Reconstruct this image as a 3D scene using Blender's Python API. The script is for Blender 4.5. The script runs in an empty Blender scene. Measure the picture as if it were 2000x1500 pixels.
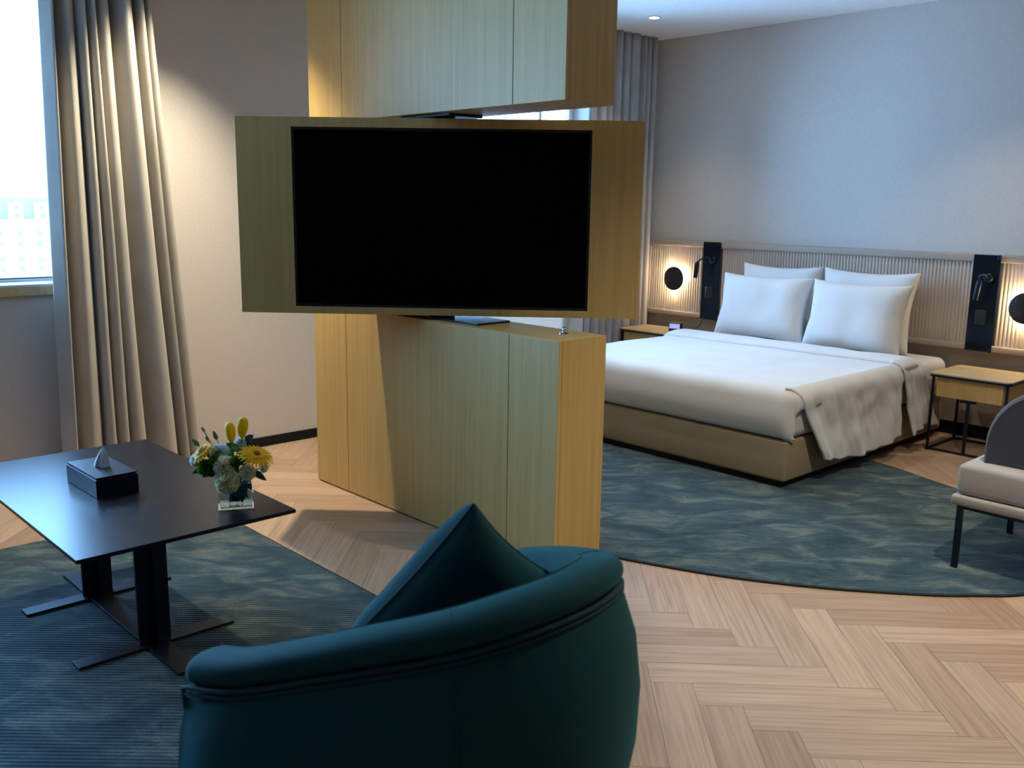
import bpy, bmesh, math, random
from mathutils import Vector, Matrix, noise, Quaternion

sc = bpy.context.scene
COL = sc.collection
random.seed(7)
PI = math.pi

# ------------------------------------------------------------------ camera
OX = 5.168
EYE = Vector((OX, 0.0, 1.5))
F_PX, YAW, PITCH, ROLL = 1829.03, 0.814843, 0.18935, 0.014919
fw = Vector((-math.sin(YAW)*math.cos(PITCH), math.cos(YAW)*math.cos(PITCH), -math.sin(PITCH)))
rt = Vector((math.cos(YAW), math.sin(YAW), 0))
up = rt.cross(fw)
r2 = rt*math.cos(ROLL) + up*math.sin(ROLL)
u2 = r2.cross(fw)
cam = bpy.data.cameras.new('camera')
cam.sensor_width = 36.0
cam.lens = F_PX*36.0/2000.0
cam.clip_end = 600
cam.dof.use_dof = True
cam.dof.focus_distance = 4.3
cam.dof.aperture_fstop = 4.0
camo = bpy.data.objects.new('camera', cam)
COL.objects.link(camo)
m = Matrix((r2, u2, -fw)).transposed().to_4x4()
m.translation = EYE
camo.matrix_world = m
sc.camera = camo

# ------------------------------------------------------------------ view
sc.view_settings.view_transform = 'Standard'
sc.view_settings.look = 'None'
sc.view_settings.gamma = 1
sc.view_settings.exposure = 0.1
sc.view_settings.use_curve_mapping = False

# ------------------------------------------------------------------ daylight
w = bpy.data.worlds.new('daylight')
sc.world = w
w.use_nodes = True
bg = w.node_tree.nodes['Background']
bg.inputs[0].default_value = (0.29, 0.56, 1.0, 1)
bg.inputs[1].default_value = 21.5

WARM = (1.0, 0.88, 0.66)

def portal(name, y0, y1, z0, z1):
    l = bpy.data.lights.new(name, 'AREA')
    l.shape = 'RECTANGLE'
    l.size = y1-y0
    l.size_y = z1-z0
    l.cycles.is_portal = True
    o = bpy.data.objects.new(name, l)
    COL.objects.link(o)
    o.matrix_world = Matrix(((0,0,-1,-0.262),(1,0,0,(y0+y1)/2),(0,-1,0,(z0+z1)/2),(0,0,0,1)))
    return o

# window openings: (y0, y1, z0, z1)
WIN1 = (-0.75, 1.92, 1.06, 2.62)
WIN2 = (4.10, 5.66, 0.30, 2.50)
portal('window_daylight', *WIN1)
portal('window_daylight', *WIN2)

CEIL = 2.86
# ceiling downlights, last entry a faint added fill: x, y, watts, cone degrees
DOWN = [(0.60, 2.09, 330, 91), (0.593, 5.688, 40, 92), (1.80, 4.00, 95, 124), (2.95, 5.69, 58, 96),
        (4.35, 3.35, 235, 120), (6.0, 4.4, 60, 110), (0.60, -0.6, 30, 84), (3.6, -0.5, 5, 100)]
def spot(x, y, e, ang):
    l = bpy.data.lights.new('downlight_or_fill', 'SPOT')
    l.energy = e
    l.color = WARM
    l.spot_size = math.radians(ang)
    l.spot_blend = 0.8
    l.shadow_soft_size = 0.035
    o = bpy.data.objects.new('downlight_or_fill', l)
    COL.objects.link(o)
    o.location = (x, y, CEIL-0.012)
    return o
for a in DOWN:
    spot(*a)

# ------------------------------------------------------------------ node helpers
def newmat(name):
    mt = bpy.data.materials.new(name)
    mt.use_nodes = True
    nt = mt.node_tree
    b = nt.nodes['Principled BSDF']
    return mt, nt, b

def N(nt, t, **kw):
    n = nt.nodes.new(t)
    for k, v in kw.items():
        setattr(n, k, v)
    return n

def L(nt, a, b):
    nt.links.new(a, b)

def simple(name, col, rough=0.5, metal=0.0, spec=0.5, bump=0.0, bscale=200, sheen=0.0, coat=0.0):
    mt, nt, b = newmat(name)
    b.inputs['Base Color'].default_value = (*col, 1)
    b.inputs['Roughness'].default_value = rough
    b.inputs['Metallic'].default_value = metal
    b.inputs['Specular IOR Level'].default_value = spec
    if sheen:
        b.inputs['Sheen Weight'].default_value = sheen
    if coat:
        b.inputs['Coat Weight'].default_value = coat
    tc = N(nt, 'ShaderNodeTexCoord')
    nz = N(nt, 'ShaderNodeTexNoise')
    nz.inputs['Scale'].default_value = bscale
    nz.inputs['Detail'].default_value = 3
    L(nt, tc.outputs['Object'], nz.inputs['Vector'])
    mx = N(nt, 'ShaderNodeMixRGB', blend_type='MULTIPLY')
    mx.inputs[0].default_value = 0.25
    mx.inputs[1].default_value = (*col, 1)
    rp = N(nt, 'ShaderNodeMapRange')
    rp.inputs[1].default_value = 0.3; rp.inputs[2].default_value = 0.7
    rp.inputs[3].default_value = 0.75; rp.inputs[4].default_value = 1.2
    L(nt, nz.outputs['Fac'], rp.inputs[0])
    L(nt, rp.outputs[0], mx.inputs[2])
    L(nt, mx.outputs[0], b.inputs['Base Color'])
    if bump:
        bp = N(nt, 'ShaderNodeBump')
        bp.inputs['Strength'].default_value = bump
        bp.inputs['Distance'].default_value = 0.002
        L(nt, nz.outputs['Fac'], bp.inputs['Height'])
        L(nt, bp.outputs[0], b.inputs['Normal'])
    return mt

def emit(name, col, strength):
    mt = bpy.data.materials.new(name)
    mt.use_nodes = True
    nt = mt.node_tree
    nt.nodes.remove(nt.nodes['Principled BSDF'])
    e = N(nt, 'ShaderNodeEmission')
    e.inputs[0].default_value = (*col, 1)
    e.inputs[1].default_value = strength
    L(nt, e.outputs[0], nt.nodes['Material Output'].inputs[0])
    return mt

def ramp(nt, stops):
    r = N(nt, 'ShaderNodeValToRGB')
    el = r.color_ramp.elements
    while len(el) < len(stops):
        el.new(0.5)
    for e, (p, c) in zip(el, stops):
        e.position = p
        e.color = (*c, 1)
    return r

def wood_veneer(name, base, dark, scale=(38, 38, 1.1), rough=0.5):
    """vertical grained ash veneer, grain along local Z"""
    mt, nt, b = newmat(name)
    tc = N(nt, 'ShaderNodeTexCoord')
    mp = N(nt, 'ShaderNodeMapping')
    mp.inputs['Scale'].default_value = scale
    L(nt, tc.outputs['Object'], mp.inputs['Vector'])
    n1 = N(nt, 'ShaderNodeTexNoise'); n1.inputs['Scale'].default_value = 1.0
    n1.inputs['Detail'].default_value = 6; n1.inputs['Roughness'].default_value = 0.62
    n1.inputs['Distortion'].default_value = 0.35
    L(nt, mp.outputs[0], n1.inputs['Vector'])
    mp2 = N(nt, 'ShaderNodeMapping')
    mp2.inputs['Scale'].default_value = (scale[0]*5, scale[1]*5, scale[2]*3)
    L(nt, tc.outputs['Object'], mp2.inputs['Vector'])
    n2 = N(nt, 'ShaderNodeTexNoise'); n2.inputs['Scale'].default_value = 1.0; n2.inputs['Detail'].default_value = 3
    L(nt, mp2.outputs[0], n2.inputs['Vector'])
    ad = N(nt, 'ShaderNodeMath', operation='MULTIPLY_ADD')
    L(nt, n2.outputs['Fac'], ad.inputs[0]); ad.inputs[1].default_value = 0.35
    L(nt, n1.outputs['Fac'], ad.inputs[2])
    rp = ramp(nt, [(0.42, dark), (0.62, tuple((d+e)/2 for d, e in zip(dark, base))), (0.85, base)])
    L(nt, ad.outputs[0], rp.inputs[0])
    L(nt, rp.outputs[0], b.inputs['Base Color'])
    b.inputs['Roughness'].default_value = rough
    b.inputs['Specular IOR Level'].default_value = 0.55
    bp = N(nt, 'ShaderNodeBump'); bp.inputs['Strength'].default_value = 0.15; bp.inputs['Distance'].default_value = 0.001
    L(nt, ad.outputs[0], bp.inputs['Height']); L(nt, bp.outputs[0], b.inputs['Normal'])
    return mt

def fabric(name, c1, c2, sc_w=900, rough=0.9, sheen=0.3, blot=3.0, bump=0.35, sheen_tint=None):
    mt, nt, b = newmat(name)
    tc = N(nt, 'ShaderNodeTexCoord')
    n1 = N(nt, 'ShaderNodeTexNoise'); n1.inputs['Scale'].default_value = sc_w; n1.inputs['Detail'].default_value = 2
    n2 = N(nt, 'ShaderNodeTexNoise'); n2.inputs['Scale'].default_value = blot; n2.inputs['Detail'].default_value = 3
    L(nt, tc.outputs['Object'], n1.inputs['Vector']); L(nt, tc.outputs['Object'], n2.inputs['Vector'])
    a = N(nt, 'ShaderNodeMath', operation='MULTIPLY_ADD'); a.inputs[1].default_value = 0.55
    L(nt, n1.outputs['Fac'], a.inputs[0])
    s = N(nt, 'ShaderNodeMath', operation='MULTIPLY'); s.inputs[1].default_value = 0.45
    L(nt, n2.outputs['Fac'], s.inputs[0]); L(nt, s.outputs[0], a.inputs[2])
    rp = ramp(nt, [(0.35, c1), (0.65, c2)])
    L(nt, a.outputs[0], rp.inputs[0]); L(nt, rp.outputs[0], b.inputs['Base Color'])
    b.inputs['Roughness'].default_value = rough
    b.inputs['Specular IOR Level'].default_value = 0.2
    b.inputs['Sheen Weight'].default_value = sheen
    if sheen_tint:
        b.inputs['Sheen Tint'].default_value = (*sheen_tint, 1)
    bp = N(nt, 'ShaderNodeBump'); bp.inputs['Strength'].default_value = bump; bp.inputs['Distance'].default_value = 0.0015
    L(nt, n1.outputs['Fac'], bp.inputs['Height']); L(nt, bp.outputs[0], b.inputs['Normal'])
    return mt

# ------------------------------------------------------------------ materials
M = {}
M['wall'] = fabric('wallpaper', (0.55, 0.51, 0.465), (0.62, 0.575, 0.525), sc_w=260, rough=0.85, sheen=0.0, blot=60, bump=0.15)
M['ceiling'] = simple('ceiling_paint', (0.80, 0.80, 0.79), 0.8, bscale=60)
M['white_frame'] = simple('white_window_frame', (0.75, 0.77, 0.78), 0.35, bscale=20)
M['black_trim'] = simple('black_trim', (0.006, 0.006, 0.007), 0.6, spec=0.25, bscale=30)
M['ash'] = wood_veneer('ash_veneer', (0.60, 0.405, 0.140), (0.47, 0.305, 0.098))
M['ash_h'] = wood_veneer('ash_veneer_top', (0.62, 0.46, 0.25), (0.42, 0.30, 0.14), scale=(1.5, 38, 38))
M['walnut'] = wood_veneer('brown_wall_panelling', (0.14, 0.10, 0.065), (0.08, 0.055, 0.035))
M['seam'] = simple('dark_seam', (0.03, 0.022, 0.012), 0.8)
M['curtain'] = fabric('curtain_cloth', (0.36, 0.33, 0.28), (0.47, 0.435, 0.375), sc_w=500, rough=0.85, sheen=0.25, blot=5)
M['curtain_g'] = fabric('curtain_cloth_grey', (0.33, 0.32, 0.31), (0.43, 0.42, 0.41), sc_w=500, rough=0.85, sheen=0.2, blot=5)
M['teal'] = fabric('teal_velour', (0.003, 0.037, 0.040), (0.005, 0.060, 0.063), sc_w=700, rough=0.8, sheen=0.15, blot=4, sheen_tint=(0.1, 0.75, 0.85))
M['teal_pipe'] = fabric('teal_piping', (0.008, 0.035, 0.042), (0.012, 0.05, 0.06), sc_w=700, rough=0.8, sheen=0.15, blot=4, sheen_tint=(0.4, 0.8, 0.9))
M['sheet'] = fabric('white_cotton', (0.61, 0.60, 0.59), (0.69, 0.68, 0.67), sc_w=600, rough=0.75, sheen=0.1, blot=4, bump=0.1)
M['bedbase'] = fabric('tan_leatherette', (0.30, 0.235, 0.15), (0.35, 0.275, 0.18), sc_w=250, rough=0.55, sheen=0.0, blot=4, bump=0.12)
M['headboard'] = fabric('beige_ribbed_fabric', (0.44, 0.37, 0.31), (0.54, 0.46, 0.385), sc_w=500, rough=0.8, sheen=0.15, blot=5)
M['headframe'] = fabric('headboard_frame_leather', (0.36, 0.30, 0.25), (0.41, 0.345, 0.285), sc_w=250, rough=0.6, sheen=0.0, blot=5, bump=0.1)
M['black_metal'] = simple('black_metal', (0.008, 0.009, 0.012), 0.42, metal=0.0, bscale=40)
M['black_gloss'] = simple('black_gloss', (0.006, 0.008, 0.013), 0.16, spec=0.3, bscale=20)
M['black_satin'] = simple('black_satin', (0.012, 0.012, 0.015), 0.3, bscale=20)
M['steel'] = simple('dark_steel', (0.05, 0.06, 0.065), 0.25, metal=0.8, bscale=50)
M['chrome'] = simple('chrome', (0.7, 0.7, 0.72), 0.12, metal=1.0)
M['bench'] = fabric('taupe_upholstery', (0.32, 0.29, 0.27), (0.41, 0.375, 0.345), sc_w=450, rough=0.9, sheen=0.2, blot=6)
M['benchback'] = fabric('charcoal_upholstery', (0.028, 0.033, 0.045), (0.05, 0.056, 0.07), sc_w=450, rough=0.9, sheen=0.25, blot=6)
M['lamp_glow'] = emit('sconce_glow', (1.0, 0.72, 0.42), 13.0)
M['down_glow'] = emit('downlight_glow', (1.0, 0.93, 0.82), 9.0)
M['clock_glow'] = emit('clock_display', (0.45, 0.5, 1.0), 0.9)
M['tissue'] = simple('tissue_paper', (0.72, 0.74, 0.76), 0.9, bscale=80, bump=0.4)
M['leather'] = simple('black_leather', (0.006, 0.008, 0.014), 0.36, spec=0.3, bscale=350, bump=0.2)

for k_ in ('leather', 'black_metal', 'black_gloss'):
    M[k_].node_tree.nodes['Principled BSDF'].inputs['Specular Tint'].default_value = (0.40, 0.65, 1.0, 1)
# screen
mt, nt, b = newmat('screen_black')
b.inputs['Base Color'].default_value = (0.0006, 0.0006, 0.0008, 1)
b.inputs['Roughness'].default_value = 0.5
b.inputs['Specular IOR Level'].default_value = 0.02
nz = N(nt, 'ShaderNodeTexNoise'); nz.inputs['Scale'].default_value = 40
mr = N(nt, 'ShaderNodeMapRange'); mr.inputs[3].default_value = 0.45; mr.inputs[4].default_value = 0.55
L(nt, nz.outputs['Fac'], mr.inputs[0]); L(nt, mr.outputs[0], b.inputs['Roughness'])
M['screen'] = mt

# window pane : clear with a weak reflection
mt = bpy.data.materials.new('window_glass'); mt.use_nodes = True
nt = mt.node_tree; nt.nodes.remove(nt.nodes['Principled BSDF'])
tr = N(nt, 'ShaderNodeBsdfTransparent'); tr.inputs[0].default_value = (0.95, 0.985, 0.985, 1)
gl = N(nt, 'ShaderNodeBsdfGlossy'); gl.inputs['Roughness'].default_value = 0.02
fr = N(nt, 'ShaderNodeFresnel'); fr.inputs[0].default_value = 1.35
mx = N(nt, 'ShaderNodeMixShader')
L(nt, fr.outputs[0], mx.inputs[0]); L(nt, tr.outputs[0], mx.inputs[1]); L(nt, gl.outputs[0], mx.inputs[2])
L(nt, mx.outputs[0], nt.nodes['Material Output'].inputs[0])
M['pane'] = mt

mt = bpy.data.materials.new('frosted_film'); mt.use_nodes = True
nt = mt.node_tree; nt.nodes.remove(nt.nodes['Principled BSDF'])
tl = N(nt, 'ShaderNodeBsdfTranslucent')
nz = N(nt, 'ShaderNodeTexNoise'); nz.inputs['Scale'].default_value = 3
rp = ramp(nt, [(0.3, (0.36, 0.275, 0.225)), (0.7, (0.39, 0.30, 0.245))])
L(nt, nz.outputs['Fac'], rp.inputs[0]); L(nt, rp.outputs[0], tl.inputs[0])
L(nt, tl.outputs[0], nt.nodes['Material Output'].inputs[0])
M['frosted'] = mt
# vase glass and water
def glassmat(name, ior, col, rough=0.0):
    mt = bpy.data.materials.new(name); mt.use_nodes = True
    nt = mt.node_tree; nt.nodes.remove(nt.nodes['Principled BSDF'])
    g = N(nt, 'ShaderNodeBsdfGlass'); g.inputs['IOR'].default_value = ior
    g.inputs['Color'].default_value = (*col, 1); g.inputs['Roughness'].default_value = rough
    L(nt, g.outputs[0], nt.nodes['Material Output'].inputs[0])
    return mt
M['glass'] = glassmat('vase_glass', 1.48, (0.93, 0.97, 1.0))
M['water'] = glassmat('vase_water', 1.33, (0.93, 0.97, 0.97))

# herringbone oak floor: colour per plank from a face attribute, grain along UV
mt, nt, b = newmat('oak_herringbone')
uv = N(nt, 'ShaderNodeUVMap'); uv.uv_map = 'UVMap'
at = N(nt, 'ShaderNodeAttribute'); at.attribute_name = 'plank'
mp = N(nt, 'ShaderNodeMapping'); mp.inputs['Scale'].default_value = (2.6, 80, 1)
L(nt, uv.outputs[0], mp.inputs['Vector'])
n1 = N(nt, 'ShaderNodeTexNoise'); n1.inputs['Scale'].default_value = 1.0; n1.inputs['Detail'].default_value = 5
n1.inputs['Distortion'].default_value = 0.6
L(nt, mp.outputs[0], n1.inputs['Vector'])
rp = ramp(nt, [(0.30, (0.35, 0.228, 0.148)), (0.52, (0.45, 0.308, 0.205)), (0.75, (0.50, 0.355, 0.245))])
L(nt, n1.outputs['Fac'], rp.inputs[0])
tint = ramp(nt, [(0.0, (0.80, 0.74, 0.70)), (0.5, (0.96, 0.95, 0.94)), (1.0, (1.08, 1.08, 1.06))])
L(nt, at.outputs['Fac'], tint.inputs[0])
mx = N(nt, 'ShaderNodeMixRGB', blend_type='MULTIPLY'); mx.inputs[0].default_value = 1.0
L(nt, rp.outputs[0], mx.inputs[1]); L(nt, tint.outputs[0], mx.inputs[2])
L(nt, mx.outputs[0], b.inputs['Base Color'])
b.inputs['Roughness'].default_value = 0.42
b.inputs['Specular IOR Level'].default_value = 0.4
bp = N(nt, 'ShaderNodeBump'); bp.inputs['Strength'].default_value = 0.12; bp.inputs['Distance'].default_value = 0.001
L(nt, n1.outputs['Fac'], bp.inputs['Height']); L(nt, bp.outputs[0], b.inputs['Normal'])
M['oak'] = mt
M['floor_gap'] = simple('floor_joint', (0.16, 0.11, 0.075), 0.8)

# rug: mottled teal with fine diagonal ribs
def rugmat(name, dark, mid, light, ribd):
    mt, nt, b = newmat(name)
    tc = N(nt, 'ShaderNodeTexCoord')
    mp = N(nt, 'ShaderNodeMapping'); mp.inputs['Rotation'].default_value = (0, 0, math.radians(-47))
    L(nt, tc.outputs['Object'], mp.inputs['Vector'])
    sp = N(nt, 'ShaderNodeSeparateXYZ'); L(nt, mp.outputs[0], sp.inputs[0])
    mpn = N(nt, 'ShaderNodeMapping'); mpn.inputs['Scale'].default_value = (1.3, 2.6, 1)
    L(nt, mp.outputs[0], mpn.inputs['Vector'])
    n1 = N(nt, 'ShaderNodeTexNoise'); n1.inputs['Scale'].default_value = 2.8; n1.inputs['Detail'].default_value = 8
    n1.inputs['Roughness'].default_value = 0.72; n1.inputs['Distortion'].default_value = 0.7
    L(nt, mpn.outputs[0], n1.inputs['Vector'])
    mpf = N(nt, 'ShaderNodeMapping'); mpf.inputs['Scale'].default_value = (90, 260, 1)
    L(nt, mp.outputs[0], mpf.inputs['Vector'])
    n2 = N(nt, 'ShaderNodeTexNoise'); n2.inputs['Scale'].default_value = 1.0; n2.inputs['Detail'].default_value = 2
    L(nt, mpf.outputs[0], n2.inputs['Vector'])
    wv = N(nt, 'ShaderNodeMath', operation='MULTIPLY'); wv.inputs[1].default_value = 2*PI/ribd
    L(nt, sp.outputs['Y'], wv.inputs[0])
    sn = N(nt, 'ShaderNodeMath', operation='SINE'); L(nt, wv.outputs[0], sn.inputs[0])
    rb = N(nt, 'ShaderNodeMapRange'); rb.inputs[1].default_value = -1; rb.inputs[2].default_value = 1
    rb.inputs[3].default_value = 0.66; rb.inputs[4].default_value = 1.22
    L(nt, sn.outputs[0], rb.inputs[0])
    fz = N(nt, 'ShaderNodeMapRange'); fz.inputs[1].default_value = 0.25; fz.inputs[2].default_value = 0.75
    fz.inputs[3].default_value = 0.62; fz.inputs[4].default_value = 1.38
    L(nt, n2.outputs['Fac'], fz.inputs[0])
    ml = N(nt, 'ShaderNodeMath', operation='MULTIPLY'); L(nt, rb.outputs[0], ml.inputs[0]); L(nt, fz.outputs[0], ml.inputs[1])
    rp = ramp(nt, [(0.36, dark), (0.50, mid), (0.64, light)])
    L(nt, n1.outputs['Fac'], rp.inputs[0])
    mx = N(nt, 'ShaderNodeVectorMath', operation='SCALE')
    L(nt, rp.outputs[0], mx.inputs[0]); L(nt, ml.outputs[0], mx.inputs['Scale'])
    L(nt, mx.outputs[0], b.inputs['Base Color'])
    b.inputs['Roughness'].default_value = 0.95
    b.inputs['Specular IOR Level'].default_value = 0.1
    b.inputs['Sheen Weight'].default_value = 0.15
    bp = N(nt, 'ShaderNodeBump'); bp.inputs['Strength'].default_value = 0.5; bp.inputs['Distance'].default_value = 0.003
    L(nt, sn.outputs[0], bp.inputs['Height']); L(nt, bp.outputs[0], b.inputs['Normal'])
    return mt
M['rug'] = rugmat('rug_pile', (0.014, 0.036, 0.050), (0.036, 0.070, 0.080), (0.125, 0.155, 0.140), 0.017)
M['rug_edge'] = simple('rug_binding', (0.012, 0.016, 0.017), 0.9)

# table top: near-black ceramic with faint veins
mt, nt, b = newmat('dark_ceramic_top')
tc = N(nt, 'ShaderNodeTexCoord')
n1 = N(nt, 'ShaderNodeTexNoise'); n1.inputs['Scale'].default_value = 5; n1.inputs['Detail'].default_value = 8
n1.inputs['Distortion'].default_value = 1.5
L(nt, tc.outputs['Object'], n1.inputs['Vector'])
ab = N(nt, 'ShaderNodeMath', operation='SUBTRACT'); ab.inputs[1].default_value = 0.5; L(nt, n1.outputs['Fac'], ab.inputs[0])
ab2 = N(nt, 'ShaderNodeMath', operation='ABSOLUTE'); L(nt, ab.outputs[0], ab2.inputs[0])
n3 = N(nt, 'ShaderNodeTexNoise'); n3.inputs['Scale'].default_value = 2.3; L(nt, tc.outputs['Object'], n3.inputs['Vector'])
rp = ramp(nt, [(0.0, (0.06, 0.058, 0.062)), (0.02, (0.014, 0.014, 0.017)), (1.0, (0.010, 0.010, 0.013))])
L(nt, ab2.outputs[0], rp.inputs[0])
mx = N(nt, 'ShaderNodeMixRGB'); mx.inputs[1].default_value = (0.011, 0.011, 0.014, 1)
m3 = N(nt, 'ShaderNodeMapRange'); m3.inputs[1].default_value = 0.5; m3.inputs[2].default_value = 0.62
L(nt, n3.outputs['Fac'], m3.inputs[0]); L(nt, m3.outputs[0], mx.inputs[0]); L(nt, rp.outputs[0], mx.inputs[2])
L(nt, mx.outputs[0], b.inputs['Base Color'])
b.inputs['Roughness'].default_value = 0.27
b.inputs['Specular IOR Level'].default_value = 0.22
b.inputs['Specular Tint'].default_value = (0.42, 0.72, 1.0, 1)
M['tabletop'] = mt

# plants
def petal(name, c, rough=0.6, sub=0.42):
    mt = simple(name, c, rough, bscale=120, bump=0.2)
    nt = mt.node_tree
    b = nt.nodes['Principled BSDF']
    tl = N(nt, 'ShaderNodeBsdfTranslucent')
    src = b.inputs['Base Color'].links[0].from_socket
    L(nt, src, tl.inputs[0])
    mx = N(nt, 'ShaderNodeMixShader'); mx.inputs[0].default_value = sub
    L(nt, b.outputs[0], mx.inputs[1]); L(nt, tl.outputs[0], mx.inputs[2])
    L(nt, mx.outputs[0], nt.nodes['Material Output'].inputs[0])
    return mt
M['yellow'] = petal('yellow_petal', (0.95, 0.56, 0.008))
M['lily'] = petal('yellow_bud', (0.95, 0.62, 0.010), sub=.25)
M['cream'] = petal('cream_petal', (0.95, 0.90, 0.66), sub=0.5)
M['whitep'] = petal('white_petal', (0.78, 0.84, 0.80))
M['green'] = petal('leaf_green', (0.045, 0.16, 0.02))
M['dgreen'] = petal('dark_leaf_green', (0.012, 0.04, 0.012))
M['bgreen'] = petal('button_green', (0.10, 0.26, 0.02))
M['budgreen'] = petal('bud_green', (0.20, 0.30, 0.12))
M['brown'] = petal('gerbera_eye', (0.30, 0.14, 0.01))
M['facade'] = simple('pale_facade', (0.80, 0.82, 0.82), 0.8, bscale=0.3)
M['roofteal'] = simple('teal_roof', (0.12, 0.36, 0.42), 0.6, bscale=0.4)
M['far_window'] = simple('far_window_glass', (0.10, 0.22, 0.26), 0.3, bscale=0.5)

# ------------------------------------------------------------------ mesh helpers
def link(name, bm, mat, parent=None, smooth=False, auto=None):
    me = bpy.data.meshes.new(name)
    bmesh.ops.recalc_face_normals(bm, faces=bm.faces[:])
    bm.to_mesh(me); bm.free()
    mats = mat if isinstance(mat, (list, tuple)) else [mat]
    for k in mats:
        me.materials.append(k)
    if smooth:
        for p in me.polygons:
            p.use_smooth = True
        if auto:
            me.set_sharp_from_angle(angle=math.radians(auto))
    o = bpy.data.objects.new(name, me)
    COL.objects.link(o)
    if parent:
        o.parent = parent
    return o

def tag(o, label=None, cat=None, group=None, kind=None):
    if label: o['label'] = label
    if cat: o['category'] = cat
    if group: o['group'] = group
    if kind: o['kind'] = kind
    return o

def empty(name, loc=(0,0,0), rz=0.0, label=None, cat=None, group=None):
    o = bpy.data.objects.new(name, None)
    COL.objects.link(o)
    o.location = loc
    o.rotation_euler = (0, 0, rz)
    o.empty_display_size = 0.05
    return tag(o, label, cat, group)

def box(bm, x0, x1, y0, y1, z0, z1, bev=0.0, seg=2, mi=0):
    r = bmesh.ops.create_cube(bm, size=1.0)
    vs = r['verts']
    for v in vs:
        v.co = Vector((x0+(v.co.x+.5)*(x1-x0), y0+(v.co.y+.5)*(y1-y0), z0+(v.co.z+.5)*(z1-z0)))
    fs = list({f for v in vs for f in v.link_faces})
    for f in fs: f.material_index = mi
    if bev > 0:
        es = list({e for v in vs for e in v.link_edges})
        r = bmesh.ops.bevel(bm, geom=es, offset=bev, segments=seg, affect='EDGES', profile=0.5)
        for f in r['faces']: f.material_index = mi
    return bm

def bx(*a, **k):
    bm = bmesh.new()
    return box(bm, *a, **k)

def tube(bm, pts, r, n=10, cap=True, closed=False):
    pts = [Vector(p) for p in pts]
    rs = r if isinstance(r, (list, tuple)) else [r]*len(pts)
    rings = []
    prev = None
    for i, p in enumerate(pts):
        if closed:
            d = pts[(i+1) % len(pts)] - pts[i-1]
        else:
            d = pts[min(i+1, len(pts)-1)] - pts[max(i-1, 0)]
        d.normalize()
        if prev is None:
            a = d.orthogonal().normalized()
        else:
            a = (prev - d*prev.dot(d))
            if a.length < 1e-6: a = d.orthogonal()
            a.normalize()
        prev = a
        b2 = d.cross(a)
        rings.append([bm.verts.new(p + (a*math.cos(2*PI*k/n) + b2*math.sin(2*PI*k/n))*rs[i]) for k in range(n)])
    m_ = len(rings)
    for i in range(m_ if closed else m_-1):
        A, B = rings[i], rings[(i+1) % m_]
        for k in range(n):
            bm.faces.new((A[k], A[(k+1) % n], B[(k+1) % n], B[k]))
    if cap and not closed:
        bm.faces.new(rings[0][::-1]); bm.faces.new(rings[-1])
    return bm

def lathe(bm, prof, n=24, mat=None):
    """prof: list of (r, z)"""
    mat = mat or Matrix.Identity(4)
    rings = []
    for r, z in prof:
        if r < 1e-5:
            rings.append([bm.verts.new(mat @ Vector((0, 0, z)))])
        else:
            rings.append([bm.verts.new(mat @ Vector((r*math.cos(2*PI*k/n), r*math.sin(2*PI*k/n), z))) for k in range(n)])
    for A, B in zip(rings, rings[1:]):
        for k in range(n):
            k2 = (k+1) % n
            if len(A) == 1 and len(B) == 1: continue
            if len(A) == 1: bm.faces.new((A[0], B[k2], B[k]))
            elif len(B) == 1: bm.faces.new((A[k], A[k2], B[0]))
            else: bm.faces.new((A[k], A[k2], B[k2], B[k]))
    return bm

def grid(bm, nu, nv, fn, closed_u=False):
    vs = [[bm.verts.new(fn(i/(nu if closed_u else nu-1), j/(nv-1))) for j in range(nv)] for i in range(nu)]
    for i in range(nu if closed_u else nu-1):
        for j in range(nv-1):
            i2 = (i+1) % nu
            bm.faces.new((vs[i][j], vs[i2][j], vs[i2][j+1], vs[i][j+1]))
    return vs

def catmull(P, n):
    """sample n points along a Catmull-Rom spline through P (tuples of any length)"""
    out = []
    m_ = len(P)-1
    for k in range(n):
        t = k/(n-1)*m_
        i = min(int(t), m_-1); f = t-i
        p0 = P[max(i-1, 0)]; p1 = P[i]; p2 = P[i+1]; p3 = P[min(i+2, m_)]
        out.append(tuple(0.5*((2*b_)+(-a_+c_)*f+(2*a_-5*b_+4*c_-d_)*f*f+(-a_+3*b_-3*c_+d_)*f**3)
                         for a_, b_, c_, d_ in zip(p0, p1, p2, p3)))
    return out

def lerp(a, b_, t): return a+(b_-a)*t
def sstep(a, b_, x):
    t = max(0, min(1, (x-a)/(b_-a))); return t*t*(3-2*t)

# ================================================================== SETTING
XMAX, YMIN, YH = 7.2, -2.6, 6.495
WT = 0.27      # thickness of the window wall

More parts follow.
